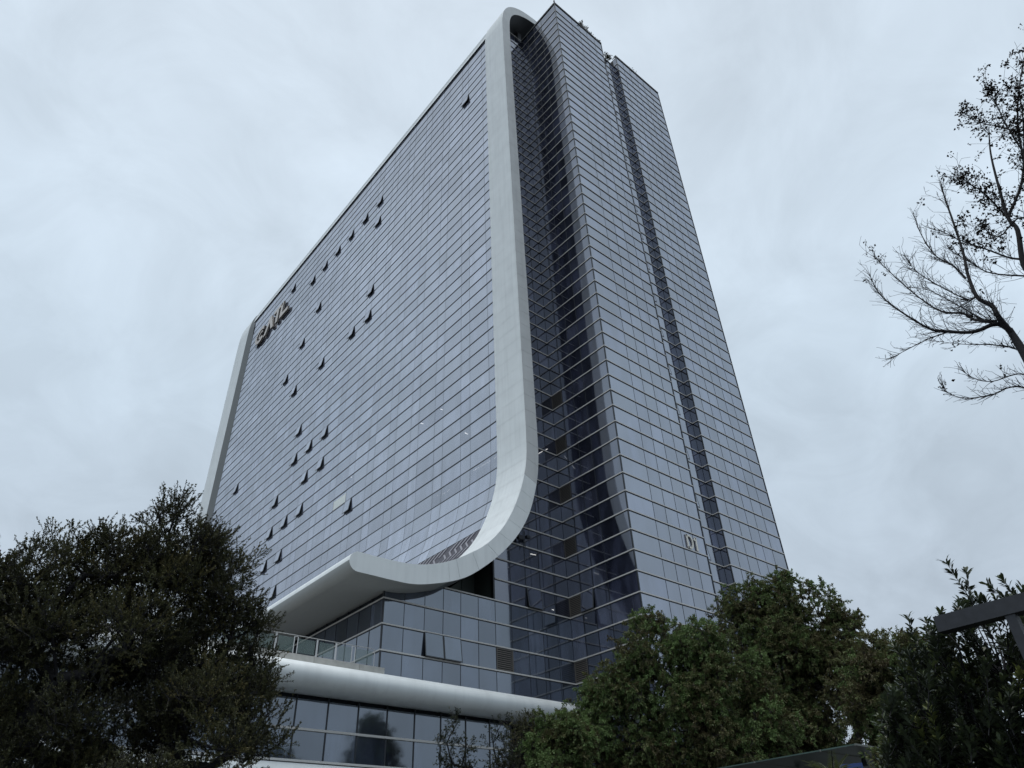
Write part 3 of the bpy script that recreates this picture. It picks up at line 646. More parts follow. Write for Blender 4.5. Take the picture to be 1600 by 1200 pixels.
def tree(name, base, fork_z, lobes, n_nodes, twigs, tw_len, up_bias, n_leaf, leaf_l, leaf_w, lmat, bark, label, cat='tree', group=None, trunk_r=0.25, droop=0.0, seed=1, outer=0.5, hue=0.5, clump=None, leaf_spread=1.0, part='crown'):
    R = np.random.default_rng(seed); base = np.array(base, float); fork = np.array([base[0], base[1], fork_z])
    root = empty(name, tuple(base)); tag(root, label, cat, group)
    C = np.array([l[0] for l in lobes]); rad = np.array([l[1] for l in lobes]); C0 = C
    if clump:
        nc, fr = clump; dd_ = unit(R.normal(size=(len(C)*nc, 3))); Ci = np.repeat(C, nc, axis=0); ri = np.repeat(rad, nc)
        C = Ci+dd_*(ri*(0.62+0.26*R.random(len(ri))))[:, None]; rad = ri*fr*(0.75+0.5*R.random(len(ri)))
    vol = rad**2.4; pr = vol/vol.sum()
    idx = R.choice(len(C), n_nodes, p=pr); d = unit(R.normal(size=(n_nodes, 3))); rr_ = (R.random(n_nodes)**outer)
    # lumpy surface
    lump = 1+0.16*np.sin(d[:, 0]*5.1+idx)+0.12*np.sin(d[:, 1]*7.3+2*idx)+0.1*np.sin(d[:, 2]*6.1+idx)
    pts = C[idx]+d*(rad[idx]*rr_*lump*0.93)[:, None]*np.array([1, 1, 0.92])
    outd = unit(d+0.001)
    keep = pts[:, 2] > fork_z-1.0+0*pts[:, 2]; pts = pts[keep]; outd = outd[keep]; idx = idx[keep]
    nodes_p = [base, fork]; par = [-1, 0]
    # limbs to lobe centres
    CL = C0 if clump else C
    order = np.argsort(np.linalg.norm(CL-fork, axis=1))
    for o in order:
        c = CL[o]; npn = np.array(nodes_p[1:]); dd = np.linalg.norm(npn-c, axis=1)+0.35*np.linalg.norm(npn-fork, axis=1); j = 1+int(np.argmin(dd))
        a = nodes_p[j]; nst = max(2, int(np.linalg.norm(c-a)/0.9)); prev = j
        for k in range(1, nst+1):
            t = k/nst; q = a*(1-t)+c*t; q = q+np.array([0, 0, -0.12*math.sin(math.pi*t)*np.linalg.norm(c-a)])+R.normal(size=3)*0.06*np.linalg.norm(c-a)/nst*2
            nodes_p.append(q); par.append(prev); prev = len(nodes_p)-1
    ds = np.linalg.norm(pts-fork, axis=1); o2 = np.argsort(np.linalg.norm(pts-C[idx], axis=1)/rad[idx])
    pts = pts[o2]; outd = outd[o2]; NP = np.zeros((len(nodes_p)+len(pts), 3)); k0 = len(nodes_p); NP[:k0] = nodes_p; cnt = k0
    fdist = np.zeros(len(NP)); fdist[:k0] = np.linalg.norm(NP[:k0]-fork, axis=1)
    for i in range(len(pts)):
        dd = np.linalg.norm(NP[1:cnt]-pts[i], axis=1)+0.25*fdist[1:cnt]; j = 1+int(np.argmin(dd))
        NP[cnt] = pts[i]; fdist[cnt] = np.linalg.norm(pts[i]-fork); par.append(j); cnt += 1
    par = np.array(par); load = np.ones(cnt)
    for i in range(cnt-1, 0, -1): load[par[i]] += load[i]
    rad_n = trunk_r*(load/load[0])**0.5; rad_n = np.maximum(rad_n, 0.006)
    P0 = NP[par[1:cnt]]; P1 = NP[1:cnt]
    Vb, Qb = tubes_np(P0, P1, np.minimum(rad_n[par[1:cnt]], rad_n[1:cnt]*1.8), rad_n[1:cnt])
    Vb[:, 2] = np.maximum(Vb[:, 2], -0.3)
    # twigs
    T0 = np.repeat(pts, twigs, axis=0); TD = unit(np.repeat(outd, twigs, axis=0)*1.0+R.normal(size=T0.shape)*0.7+np.array([0, 0, up_bias])); TL = tw_len*(0.5+R.random(len(T0))*0.8)
    T1 = T0+TD*TL[:, None]+np.array([0, 0, -droop])*TL[:, None]
    Vt, Qt = tubes_np(T0, T1, np.full(len(T0), 0.008), np.full(len(T0), 0.003), 3)
    VV = np.vstack([Vb, Vt]); 
    tr = np_mesh('trunk', Vb, Qb, bark, root, smooth=True); tw = np_mesh('twigs', Vt, Qt, bark, root); tw['kind'] = 'stuff'
    # leaves
    tt = R.random((len(T0), n_leaf)); tt = 0.15+0.85*tt**0.7
    LP = (T0[:, None, :]+(T1-T0)[:, None, :]*tt[:, :, None]).reshape(-1, 3)
    side = unit(R.normal(size=LP.shape)); LD_ = unit(np.repeat(TD, n_leaf, axis=0)*0.8+side*leaf_spread+np.array([0, 0, -droop*1.6]))
    LN = unit(R.normal(size=LP.shape)*0.55+np.array([0, 0, 1.0]))
    ll = leaf_l*(0.65+0.6*R.random(len(LP))); V, Q = leaves_np(LP, LD_, LN, ll, ll*leaf_w)
    ph = R.random(len(C))[idx][o2]; tcl = np.clip(hue+0.62*(ph-0.5)+R.normal(size=len(pts))*0.16, 0, 1)
    tone = np.repeat(np.repeat(tcl, twigs*n_leaf)+R.normal(size=len(LP))*0.10, 4); tone = np.clip(tone, 0, 1)
    cr_ = np_mesh(part, V, Q, lmat, root, tone=tone); cr_['kind'] = 'stuff'
    return root

def lobes_px(L, D, zmul=1.0):
    o = []
    for (x_, y_, r_, dd) in L:
        c = at_d(x_, y_, D+dd); depth = (c-CAM)@fw; o.append((c, r_*depth/F_PX))
    return o
LM_dark = leaf_mat('dark_olive_leaf', [(0.036, 0.034, 0.022), (0.060, 0.062, 0.032), (0.088, 0.094, 0.042), (0.150, 0.130, 0.055)], spec=0.22)
LM_cam = leaf_mat('camphor_leaf', [(0.090, 0.074, 0.042), (0.140, 0.135, 0.060), (0.140, 0.195, 0.074), (0.185, 0.270, 0.100)], spec=0.22)
LM_shrub = leaf_mat('glossy_shrub_leaf', [(0.022, 0.024, 0.018), (0.036, 0.046, 0.028), (0.062, 0.084, 0.038), (0.150, 0.170, 0.055)], rough=0.35)
LM_sap = leaf_mat('sapling_leaf', [(0.02, 0.03, 0.018), (0.035, 0.045, 0.022), (0.05, 0.05, 0.022)])
LM_dead = leaf_mat('withered_leaf', [(0.010, 0.009, 0.008), (0.018, 0.014, 0.012), (0.035, 0.024, 0.016)], rough=0.8, spec=0.1)

# left tree
gp = at_d(210, 1150, 27)
tree('broadleaf_tree', (gp[0], gp[1], 0), 3.2,
     lobes_px([(272, 868, 78, 0), (305, 872, 62, 0), (205, 905, 75, .6), (130, 898, 75, -.5), (60, 960, 80, .5), (-15, 935, 60, 0), (30, 905, 55, .3), (100, 870, 42, 0), (360, 1010, 60, 0), (400, 1060, 36, 0.3), (405, 1180, 34, 0), (335, 925, 62, -.5), (200, 1000, 125, 0), (80, 1070, 120, -.5), (320, 1040, 95, .3), (375, 1080, 55, .8), (300, 1150, 100, -.8), (385, 1150, 52, 0), (150, 1150, 125, .8), (20, 1160, 100, 0), (-60, 1040, 90, 0), (230, 1230, 120, 0), (365, 960, 38, 0)], 27),
     6600, 3, 0.60, 1.25, 28, 0.078, 0.45, LM_dark, M_darkbark, 'big dense dark olive tree filling the lower left corner beside the podium', trunk_r=0.34, seed=3, outer=0.55, leaf_spread=0.7, clump=(11, 0.46))
# camphor trees on the right
gp = at_d(1040, 1180, 37)
tree('camphor_tree', (gp[0], gp[1], 0), 4.5,
     lobes_px([(1088, 1005, 55, 0), (1010, 1010, 55, -.4), (950, 1060, 52, 0), (1045, 1070, 75, -1), (1140, 1060, 70, 0), (920, 1120, 45, 0), (985, 1130, 80, -.5), (1090, 1140, 90, 0), (1180, 1130, 70, .5), (930, 1190, 70, 0), (1050, 1220, 90, 0), (1160, 1210, 80, 0)], 37),
     5600, 3, 0.34, 0.35, 22, 0.125, 0.40, LM_cam, M_bark, 'rounded green camphor tree in front of the narrow face foot, left of the taller one', group='camphor trees beside the tower', trunk_r=0.3, seed=5, droop=0.35, outer=0.5, leaf_spread=1.0, clump=(14, 0.42), hue=0.58)
gp = at_d(1260, 1180, 44)
tree('camphor_tree', (gp[0], gp[1], 0), 5.0,
     lobes_px([(1165, 945, 42, 0), (1215, 945, 48, 0), (1275, 960, 50, .4), (1320, 1000, 45, 0), (1230, 1020, 75, 0), (1335, 1050, 50, 0), (1285, 1080, 80, 0), (1200, 1090, 70, .5), (1350, 1110, 45, 0), (1240, 1170, 90, 0), (1140, 985, 40, 0), (1370, 1060, 25, 0)], 44),
     5600, 3, 0.38, 0.35, 22, 0.14, 0.40, LM_cam, M_bark, 'tallest brownish green camphor tree, its crown against the right foot of the tower', group='camphor trees beside the tower', trunk_r=0.32, seed=8, droop=0.35, outer=0.5, clump=(14, 0.42), hue=0.44)
gp = at_d(1400, 1180, 26)
tree('camphor_tree', (gp[0], gp[1], 0), 3.2,
     lobes_px([(1400, 1030, 48, 0), (1365, 1060, 45, .3), (1445, 1035, 40, 0), (1385, 1090, 60, 0), (1435, 1080, 50, 0), (1440, 1140, 70, 0), (1375, 1140, 45, .5), (1480, 1100, 60, 0), (1400, 1120, 45, 0)], 26),
     2600, 3, 0.34, 0.5, 22, 0.115, 0.36, LM_cam, M_bark, 'low olive camphor tree filling the gap beside the dark glossy shrub', group='camphor trees beside the tower', trunk_r=0.18, seed=11, droop=0.2, outer=0.5, clump=(10, 0.45), hue=0.42)
gp = at_d(870, 1180, 33)
tree('young_tree', (gp[0], gp[1], 0), 3.0,
     lobes_px([(862, 1135, 26, 0), (885, 1165, 35, 0), (855, 1190, 40, 0), (905, 1150, 25, 0)], 33),
     600, 3, 0.34, 0.4, 20, 0.13, 0.36, LM_cam, M_bark, 'small fresh green tree at the right end of the canopy nose', trunk_r=0.12, seed=13, droop=0.3, outer=0.5, clump=(8, 0.4), hue=0.6)
gp = at_d(825, 1180, 35)
tree('young_tree', (gp[0], gp[1], 0), 3.0,
     lobes_px([(825, 1128, 22, 0), (812, 1155, 26, 0), (838, 1180, 35, 0), (800, 1195, 28, 0)], 35),
     240, 3, 0.36, 0.6, 9, 0.11, 0.34, LM_dark, M_bark, 'thin brownish young tree before the dark corner glass', trunk_r=0.1, seed=14, outer=0.6)
for (lx, seed, lb) in ((712, 21, 'slender airy sapling in front of the street-level windows, the left one'), (782, 22, 'bushier sapling just right of the slender airy one')):
    gp = at_d(lx, 1190, 30)
    tree('sapling', (gp[0], gp[1], 0), 4.2,
         lobes_px([(lx, 1130, 17, 0), (lx-12, 1160, 20, 0), (lx+18, 1165, 20, 0), (lx-5, 1195, 28, 0), (lx+22, 1200, 22, 0)], 30),
         75, 3, 0.34, 0.6, 9, 0.10, 0.4, LM_sap, M_darkbark, lb, group='saplings before the podium', trunk_r=0.05, seed=seed, outer=0.7)
gp = at_d(300, 1215, 20)
tree('round_shrub', (gp[0], gp[1], 0), 1.5,
     lobes_px([(215, 1215, 45, 0), (175, 1225, 45, 0), (250, 1225, 40, 0)], 20), 260, 3, 0.22, 0.4, 14, 0.07, 0.4, LM_dark, M_darkbark, 'olive rounded shrub crown at the bottom edge beneath the big dark tree', 'shrub', trunk_r=0.06, seed=31, outer=0.4)

gp = at_d(1425, 1200, 12)
tree('leafy_shrub', (gp[0], gp[1], 0), 1.2,
     lobes_px([(1412, 1178, 30, 0), (1440, 1150, 34, 0), (1390, 1200, 24, 0), (1460, 1190, 45, 0)], 12), 200, 3, 0.16, 0.6, 12, 0.075, 0.36, LM_cam, M_darkbark, 'leafy shrub hiding the right end of the green shelter roof', 'shrub', trunk_r=0.04, seed=33, outer=0.5, hue=0.4)
# glossy shrub with whorled leaves on upright shoots (right)
def whorl_shrub():
    R = np.random.default_rng(41); D = 9.9
    gp = at_d(1560, 1300, D); base = np.array([gp[0], gp[1], 0.0]); root = empty('evergreen_tree', tuple(base)); tag(root, 'dark glossy evergreen with whorled leaves behind the black steel post', 'tree')
    tips = [(1478, 878), (1510, 893), (1500, 940), (1543, 912), (1568, 905), (1556, 935), (1417, 960), (1446, 968), (1470, 955), (1598, 915), (1620, 900), (1585, 940), (1398, 1010), (1430, 1000)]
    P = []; 
    for (x_, y_) in tips: P.append(at_d(x_, y_, D+R.normal()*0.3))
    for k in range(640):
        x_ = R.uniform(1375, 1680); lo = np.interp(x_, [1375, 1420, 1470, 1500, 1560, 1620, 1680], [1110, 1000, 955, 925, 925, 925, 900]); y_ = R.uniform(lo, 1290)
        P.append(at_d(x_, y_, D+R.uniform(-0.9, 0.9)))
    P = np.array(P); n = len(P); dirs = unit(np.array([0, 0, 1.0])+R.normal(size=(n, 3))*0.28); Ls = 0.26+0.22*R.random(n); Ls[:len(tips)] = 0.75
    B0 = P-dirs*Ls[:, None]
    # woody frame
    forks = [base+np.array([0, 0, 0.5])]
    segs0, segs1, r0_, r1_ = [], [], [], []
    lim = [at_d(x_, y_, D) for x_, y_ in ((1450, 1120), (1510, 1080), (1570, 1060), (1620, 1080), (1540, 1160), (1480, 1180), (1600, 1160))]
    segs0.append(base); segs1.append(forks[0]); r0_.append(0.11); r1_.append(0.09)
    for l in lim: segs0.append(forks[0]); segs1.append(l); r0_.append(0.045); r1_.append(0.016)
    Lm = np.array(lim)
    for i in range(n):
        j = int(np.argmin(np.linalg.norm(Lm-B0[i], axis=1))); mid = Lm[j]*0.45+B0[i]*0.55+np.array([0, 0, -0.08])
        segs0 += [Lm[j], mid, B0[i]]; segs1 += [mid, B0[i], P[i]]; r0_ += [0.011, 0.008, 0.006]; r1_ += [0.008, 0.006, 0.003]
    V, Q = tubes_np(np.array(segs0), np.array(segs1), np.array(r0_), np.array(r1_), 5); np_mesh('trunk', V, Q, M_darkbark, root, smooth=True)
    LP, LDD, LNN, LL, TN = [], [], [], [], []
    for i in range(n):
        nl = 44 if i >= len(tips) else 75; t = R.random(nl)**0.75; az = R.random(nl)*2*math.pi
        a = unit(np.cross(dirs[i], np.array([1, 0.2, 0]))); b2 = np.cross(dirs[i], a)
        side = a[None]*np.cos(az)[:, None]+b2[None]*np.sin(az)[:, None]; lift = 0.55+0.5*t
        dd = unit(side+dirs[i][None]*lift[:, None]+R.normal(size=(nl, 3))*0.12); LP.append(B0[i]+dirs[i]*(t*Ls[i])[:, None]); LDD.append(dd); LNN.append(unit(dirs[i][None]*1.0-side*0.5+R.normal(size=(nl, 3))*0.15))
        LL.append(np.full(nl, 0.105)*(0.7+0.5*R.random(nl))); fr = R.random() < 0.07; TN.append(np.clip((0.9 if fr else 0.35)+R.normal(size=nl)*0.12+(0.25*(t > 0.85)), 0, 1))
    LP = np.vstack(LP); LDD = np.vstack(LDD); LNN = np.vstack(LNN); LL = np.concatenate(LL); TN = np.concatenate(TN)
    # six-vertex lance leaf
    Nn = unit(LNN-LDD*np.sum(LNN*LDD, 1)[:, None]); Sd = np.cross(LDD, Nn); L = LL[:, None]; W = L*0.31
    vs = [LP, LP+LDD*L*.35+Sd*W*.32+Nn*W*.1, LP+LDD*L*.72+Sd*W*.5+Nn*W*.1, LP+LDD*L-Nn*L*.07, LP+LDD*L*.72-Sd*W*.5+Nn*W*.1, LP+LDD*L*.35-Sd*W*.32+Nn*W*.1]
    V = np.stack(vs, 1).reshape(-1, 3); b0 = np.arange(len(LP))*6
    Q = np.concatenate([np.stack([b0+a, b0+b2, b0+c], 1) for a, b2, c in ((0, 1, 5), (1, 2, 4), (1, 4, 5), (2, 3, 4))])
    c_ = np_mesh('crown', V, Q, LM_shrub, root, tone=np.repeat(TN, 6)); c_['kind'] = 'stuff'
whorl_shrub()

# bare tree (upper right): traced limbs, grown twigs
def bare_tree():
    R = np.random.default_rng(52); D = 17.0
    gp = at_d(1760, 1500, D); base = np.array([gp[0], gp[1], 0.0]); root = empty('bare_tree', tuple(base)); tag(root, 'nearly leafless tree reaching in from the upper right with withered leaf clusters', 'tree')
    def P(x_, y_, dd=0): return at_d(x_, y_, D+dd)
    o = lambda x_, y_: (1300+x_/4, 340+y_/4)
    limbs = [
     ([(1900, 1500), (1800, 1050), (1700, 760), (1640, 630), (1600, 552), (1577, 515)], 0.17, 0.075, 0, 0),
     ([o(1110,700), o(1040,620), o(1000,550), o(910,500), o(850,360), o(820,220), (1487, 340), (1477, 312), (1470, 285)], 0.07, 0.012, -.3, .2),
     ([o(1110,700), o(1020,665), o(880,715), o(700,710), o(600,690), o(420,580), o(300,480), o(240,370)], 0.06, 0.008, 0, -.8),
     ([o(1020,665), o(900,640), o(820,600), o(700,590), o(600,540), o(460,430), o(320,300), o(270,250)], 0.04, 0.006, 0, .8),
     ([o(850,355), o(750,295), o(650,240), o(560,110), (1427, 335)], 0.028, 0.006, -.2, .5),
     ([o(910,500), o(840,510), o(640,410), o(520,330), o(480,270)], 0.022, 0.005, -.2, -.5),
     ([o(1110,700), o(950,640), o(790,550), o(620,460), o(520,440)], 0.022, 0.005, 0, .4),
     ([o(730,715), o(600,760), o(440,840), o(370,880)], 0.018, 0.004, -.3, -.6),
     ([(1600, 552), o(1120,810), o(1000,795), o(800,790), o(640,770)], 0.02, 0.005, 0, .5),
     ([(1640, 640), (1600, 606), (1575, 606), (1550, 617), (1508, 622), (1480, 613), (1472, 600)], 0.022, 0.004, 0, -.4),
     ([(1640, 625), (1600, 585), (1550, 596), (1518, 590), (1503, 575)], 0.018, 0.004, 0, .4),
     ([(1800, 1050), (1720, 700), (1660, 520), (1625, 440), (1600, 415), (1590, 360), (1575, 340), (1560, 290), (1548, 240), (1545, 200)], 0.12, 0.012, .5, .8),
     ([(1600, 415), (1575, 402), (1537, 388), (1500, 375), (1470, 360)], 0.03, 0.006, .8, .4),
     ([(1610, 445), (1550, 427), (1520, 412), (1490, 395)], 0.024, 0.005, .7, .2),
     ([(1590, 360), (1560, 325), (1535, 300), (1512, 285), (1497, 275)], 0.03, 0.005, .9, .7),
     ([(1575, 340), (1595, 290), (1600, 240), (1598, 180), (1590, 130)], 0.04, 0.01, .8, 1.2),
     ([(1600, 240), (1575, 200), (1555, 160), (1548, 145)], 0.022, 0.004, 1, .8),
     ([(1600, 210), (1570, 200), (1535, 192), (1510, 180)], 0.024, 0.004, 1, 1.3),
     ([(1620, 330), (1600, 250), (1590, 190), (1595, 120), (1610, 60)], 0.04, 0.01, 1.5, 1.5),
     ([(1660, 520), (1720, 420), (1760, 300), (1770, 200)], 0.07, 0.01, .5, -.5),
     ([(1720, 420), (1800, 380), (1880, 300), (1930, 240)], 0.04, 0.008, .2, -1),
     ([(1700, 760), (1780, 640), (1870, 560), (1960, 520)], 0.05, 0.008, 0, -1),
     ([(1760, 300), (1700, 220), (1670, 130), (1660, 60)], 0.035, 0.008, 0, .4),
     ([(1870, 560), (1900, 640), (1980, 660)], 0.025, 0.006, -.5, -1.2),
     ([(1640, 420), (1600, 340), (1560, 370), (1530, 350)], 0.03, 0.006, .2, .2),
    ]
    S0, S1, A0, A1 = [], [], [], []; TW = []
    def seg(a, b2, ra, rb): S0.append(a); S1.append(b2); A0.append(ra); A1.append(rb)
    px_m = F_PX/ (D/ math.cos(PITCH)*1.0)
    def smooth(pp, k=5):
        K = np.array(pp); Q_ = np.vstack([2*K[0]-K[1], K, 2*K[-1]-K[-2]]); r_ = []
        for i in range(1, len(Q_)-2):
            for j in range(k):
                t = j/k; a, b2, c, d = Q_[i-1], Q_[i], Q_[i+1], Q_[i+2]
                r_.append(0.5*((2*b2)+(-a+c)*t+(2*a-5*b2+4*c-d)*t*t+(-a+3*b2-3*c+d)*t**3))
        r_.append(K[-1]); return np.array(r_)
    ends = []; nlimb = 0
    def grow(p, d, L, r, lev, leafy):
        n_ = max(3, int(L/0.12)); q = p.copy(); d = unit(d)
        curl = np.array([0, 0, 0.07])+R.normal(size=3)*0.11
        for i in range(n_):
            d = unit(d+curl+R.normal(size=3)*0.055); q2 = q+d*L/n_; ra = r*(1-i/n_*0.6); rb = r*(1-(i+1)/n_*0.6); seg(q, q2, ra, rb)
            if lev > 0 and R.random() < (0.40 if lev > 1 else 0.25): grow(q2, unit(d+R.normal(size=3)*0.75), L*(0.3+0.35*R.random()), r*0.62, lev-1, leafy)
            q = q2
        ends.append((q, leafy))
    for (pp, ra, rb, d0, d1) in limbs:
        pts3 = np.array([P(x_, y_, d0+(d1-d0)*i/(len(pp)-1)) for i, (x_, y_) in enumerate(pp)])
        if S0:
            SS = np.array(S1[:nlimb]) if nlimb else np.array(S1); jj = int(np.argmin(np.linalg.norm(SS-pts3[0], axis=1)))
            if np.linalg.norm(SS[jj]-pts3[0]) < 3.5: pts3[0] = SS[jj]
        sp = smooth(pts3)
        n_ = len(sp)-1
        for i in range(n_):
            a = ra+(rb-ra)*(i/n_)**0.8; b2 = ra+(rb-ra)*((i+1)/n_)**0.8; seg(sp[i], sp[i+1], a, b2)
        for i in range(1, n_+1):
            x_, y_, _ = proj(sp[i])
            if y_ > 700: continue
            k = (4 if x_ < 1640 else 2) if ra < 0.1 else 0
            for _ in range(k):
                if R.random() < 0.62:
                    t = unit(sp[i]-sp[i-1]); leafy = 1.0 if (y_ < 400 and x_ > 1505) else (0.12 if (x_ < 1395 and y_ < 470) else 0.01)
                    low = 0.5 if y_ > 520 else 1.0
                    grow(sp[i], unit(t*1.0+R.normal(size=3)*0.42+np.array([0, 0, 0.25*low])), (0.30+0.75*R.random())*low*(1-0.45*i/n_), 0.0075, 2 if R.random() < 0.5 else 1, leafy)
    S0, S1, A0, A1 = map(np.array, (S0, S1, A0, A1)); A0 = np.maximum(A0, 0.0040); A1 = np.maximum(A1, 0.0036)
    big = A0 > 0.0085
    V, Q = tubes_np(S0[big], S1[big], A0[big], A1[big], 8); np_mesh('trunk', V, Q, M_darkbark, root, smooth=True)
    V, Q = tubes_np(S0[~big], S1[~big], A0[~big], A1[~big], 3); tw = np_mesh('twigs', V, Q, M_darkbark, root); tw['kind'] = 'stuff'
    cl = []
    for q, lf in ends:
        if R.random() < lf*0.6:
            cl.append((q, 1))
    LP = []; LDn = []
    for q, _ in cl:
        k = int(R.integers(3, 12)); s_ = 0.03+0.05*R.random(); LP.append(q+R.normal(size=(k, 3))*s_); LDn.append(unit(R.normal(size=(k, 3))+np.array([0, 0, -0.8])))
    LP = np.vstack(LP); LDn = np.vstack(LDn); ll = 0.07*(0.6+0.8*R.random(len(LP)))
    V, Q = leaves_np(LP, LDn, unit(R.normal(size=LP.shape)), ll, ll*0.7, bend=0.5)
    c_ = np_mesh('crown', V, Q, LM_dead, root, tone=np.repeat(np.clip(R.random(len(LP)), 0, 1), 4)); c_['kind'] = 'stuff'
bare_tree()

# plants growing on the roof edge
def roof_plant(name, px, py, hgt, wid, lab, seed, X_=None):
    R = np.random.default_rng(seed); p = at_y(px, py, YA+0.25); p[2] = (HTOP+0.1 if p[0] < 54.8 or p[0] > 58.3 else zn(52)+0.1)
    root = empty(name, tuple(p)); tag(root, lab, 'plant', 'plants along the roof edge')
    S0, S1 = [], []; LP = []; LD2 = []
    for k in range(int(10*wid/0.6)+4):
        b0 = p+np.array([R.uniform(-wid, wid), R.uniform(-.1, .3), -0.05]); d = unit(np.array([R.normal()*0.5, -0.3+R.normal()*0.3, 1.0])); L = hgt*(0.4+0.6*R.random()); q = b0+d*L; S0.append(b0); S1.append(q)
        for j in range(16): t = R.random(); LP.append(b0+d*L*(0.2+0.8*t)+R.normal(size=3)*0.12); LD2.append(R.normal(size=3)+np.array([0, 0, 0.3]))
    V, Q = tubes_np(np.array(S0), np.array(S1), np.full(len(S0), 0.02), np.full(len(S0), 0.008), 4); np_mesh('stem', V, Q, M_darkbark, root)
    LP = np.array(LP); V, Q = leaves_np(LP, np.array(LD2), unit(R.normal(size=LP.shape)), np.full(len(LP), 0.26), np.full(len(LP), 0.13)); c_ = np_mesh('foliage', V, Q, LM_dark, root, tone=np.full(len(V), 0.4)); c_['kind'] = 'stuff'
roof_plant('roof_plant', 911, 42, 1.5, 1.1, 'largest dark plant tuft on the roof edge near the peak corner', 61)
roof_plant('roof_plant', 923, 50, 0.7, 0.7, 'low plant tuft on the roof edge just right of the largest', 62)
roof_plant('roof_plant', 933, 58, 0.7, 0.15, 'lone small sprig on the roof edge left of the step', 63)
roof_plant('roof_plant', 947, 79, 1.0, 0.7, 'leafy tuft at the step of the roof edge', 64)
roof_plant('roof_plant', 984, 102, 0.7, 0.2, 'tiny sprig on the right hand roof edge, upper one', 65)
roof_plant('roof_plant', 989, 107, 0.6, 0.25, 'tiny sprig on the right hand roof edge, lower one', 66)

# ================================================================ STREET OBJECTS
# black steel T-shaped post (beam parallel to the tower's long side)
q = at_d(1566, 951, 8.5); XB, ZBm = q[0], q[2]
yl = at_x(1466, 978, XB)[1]; pq = at_x(1586, 975, XB)
M_blk = mat('black_steel', (0.024, 0.026, 0.032), 0.5, 0.0, 0.5, noise=0.25, nscale=12, bump=0.15, bscale=60)
st = empty('steel_post', (XB, pq[1], 0)); tag(st, 'black steel T-shaped post in front of the dark glossy evergreen', 'post')
b_ = MB(); hb = 0.078
b_.box((XB-0.06, pq[1]-1.2, ZBm-hb), (XB+0.10, yl, ZBm+hb)); b_.build('beam', M_blk, st)
b_ = MB(); b_.box((XB-0.045, pq[1]-0.045, 0), (XB+0.07, pq[1]+0.045, ZBm-hb-0.001)); b_.build('post', M_blk, st)
# green shelter roof (bottom right), seen from below
c0 = at_d(1325, 1166, 22); ZR = c0[2]
sh = empty('shelter', (c0[0], c0[1], 0)); tag(sh, 'dark green translucent shelter roof at the bottom edge with pale seams', 'shelter')
def at_z(x_, y_, Z): d = ray(x_, y_); return CAM+d*(Z-CAMZ)/d[2]
M_green = mat('dark_green_sheet', (0.06, 0.105, 0.088), 0.3, noise=0.25, nscale=1.5)
LY = 9.0; DX = 7.0; xcur = c0[0]; ycur = c0[1]-0.0
seam_ys = [at_z(1278, 1173, ZR)[1], at_z(1182, 1192, ZR)[1]]
ys_ = sorted([c0[1]-0.2]+seam_ys+[seam_ys[1]+(seam_ys[1]-seam_ys[0])*k for k in (1, 2)])
for i in range(len(ys_)-1):
    b_ = MB(); b_.box((c0[0], ys_[i]+0.03, ZR), (c0[0]+DX, ys_[i+1]-0.03, ZR+0.03)); b_.build('roof_sheet', M_green, sh)
for yy in ys_:
    b_ = MB(); b_.box((c0[0]-0.005, yy-0.022, ZR-0.012), (c0[0]+DX, yy+0.022, ZR+0.035)); b_.build('rib', mat('pale_rib', (0.16, 0.17, 0.155), 0.5), sh)
    b_ = MB(); b_.tube([(c0[0]+2.2, yy, ZR-0.02), (c0[0]+2.2, yy, ZR-0.22)], [0.05, 0.09], 8); b_.build('lamp_fitting', M_dark, sh)
for yy in (ys_[0]+0.5, ys_[-1]-0.5):
    b_ = MB(); b_.tube([(c0[0]+4.5, yy, 0), (c0[0]+4.5, yy, ZR)], 0.07, 8); b_.build('post', M_blk, sh)
# blue sign with a white P
sp_ = at_d(1329, 1196, 18); sz = 0.5
sn = empty('parking_sign', (sp_[0], sp_[1], 0)); tag(sn, 'blue sign board with a white mark at the bottom edge below the shelter', 'sign')
nrm = unit(np.array([-sp_[0], -sp_[1], 0])); ux = np.array([-nrm[1], nrm[0], 0]); 
top = sp_[2]+0.03
def sgn(a, b2, d): return sp_*np.array([1, 1, 0])+ux*a+np.array([0, 0, top-0.62+b2])+nrm*d
b_ = MB(); C = [(-.23, 0), (.23, 0), (.23, .62), (-.23, .62)]
b_.add([sgn(*c, 0.0) for c in C]+[sgn(*c, 0.03) for c in C], [(0, 3, 2, 1), (4, 5, 6, 7), (0, 1, 5, 4), (1, 2, 6, 5), (2, 3, 7, 6), (3, 0, 4, 7)]); b_.build('board', mat('sign_blue', (0.03, 0.06, 0.20), 0.4), sn)
b_ = MB(); Mw = mat('sign_white', (0.75, 0.75, 0.75), 0.5)
stroke_poly(b_, [(-.1, .08), (-.1, .5), (.08, .5), (.12, .4), (.08, .3), (-.1, .3)], 0.05, lambda a, b2, d: sgn(a, b2, 0.034+d), 0.006); b_.build('letter', [Mw, Mw], sn)
b_ = MB(); b_.tube([sgn(0, 0, 0.0)*np.array([1, 1, 0]), sgn(0, 0.05, -0.03)], 0.03, 8); b_.build('pole', M_blk, sn)
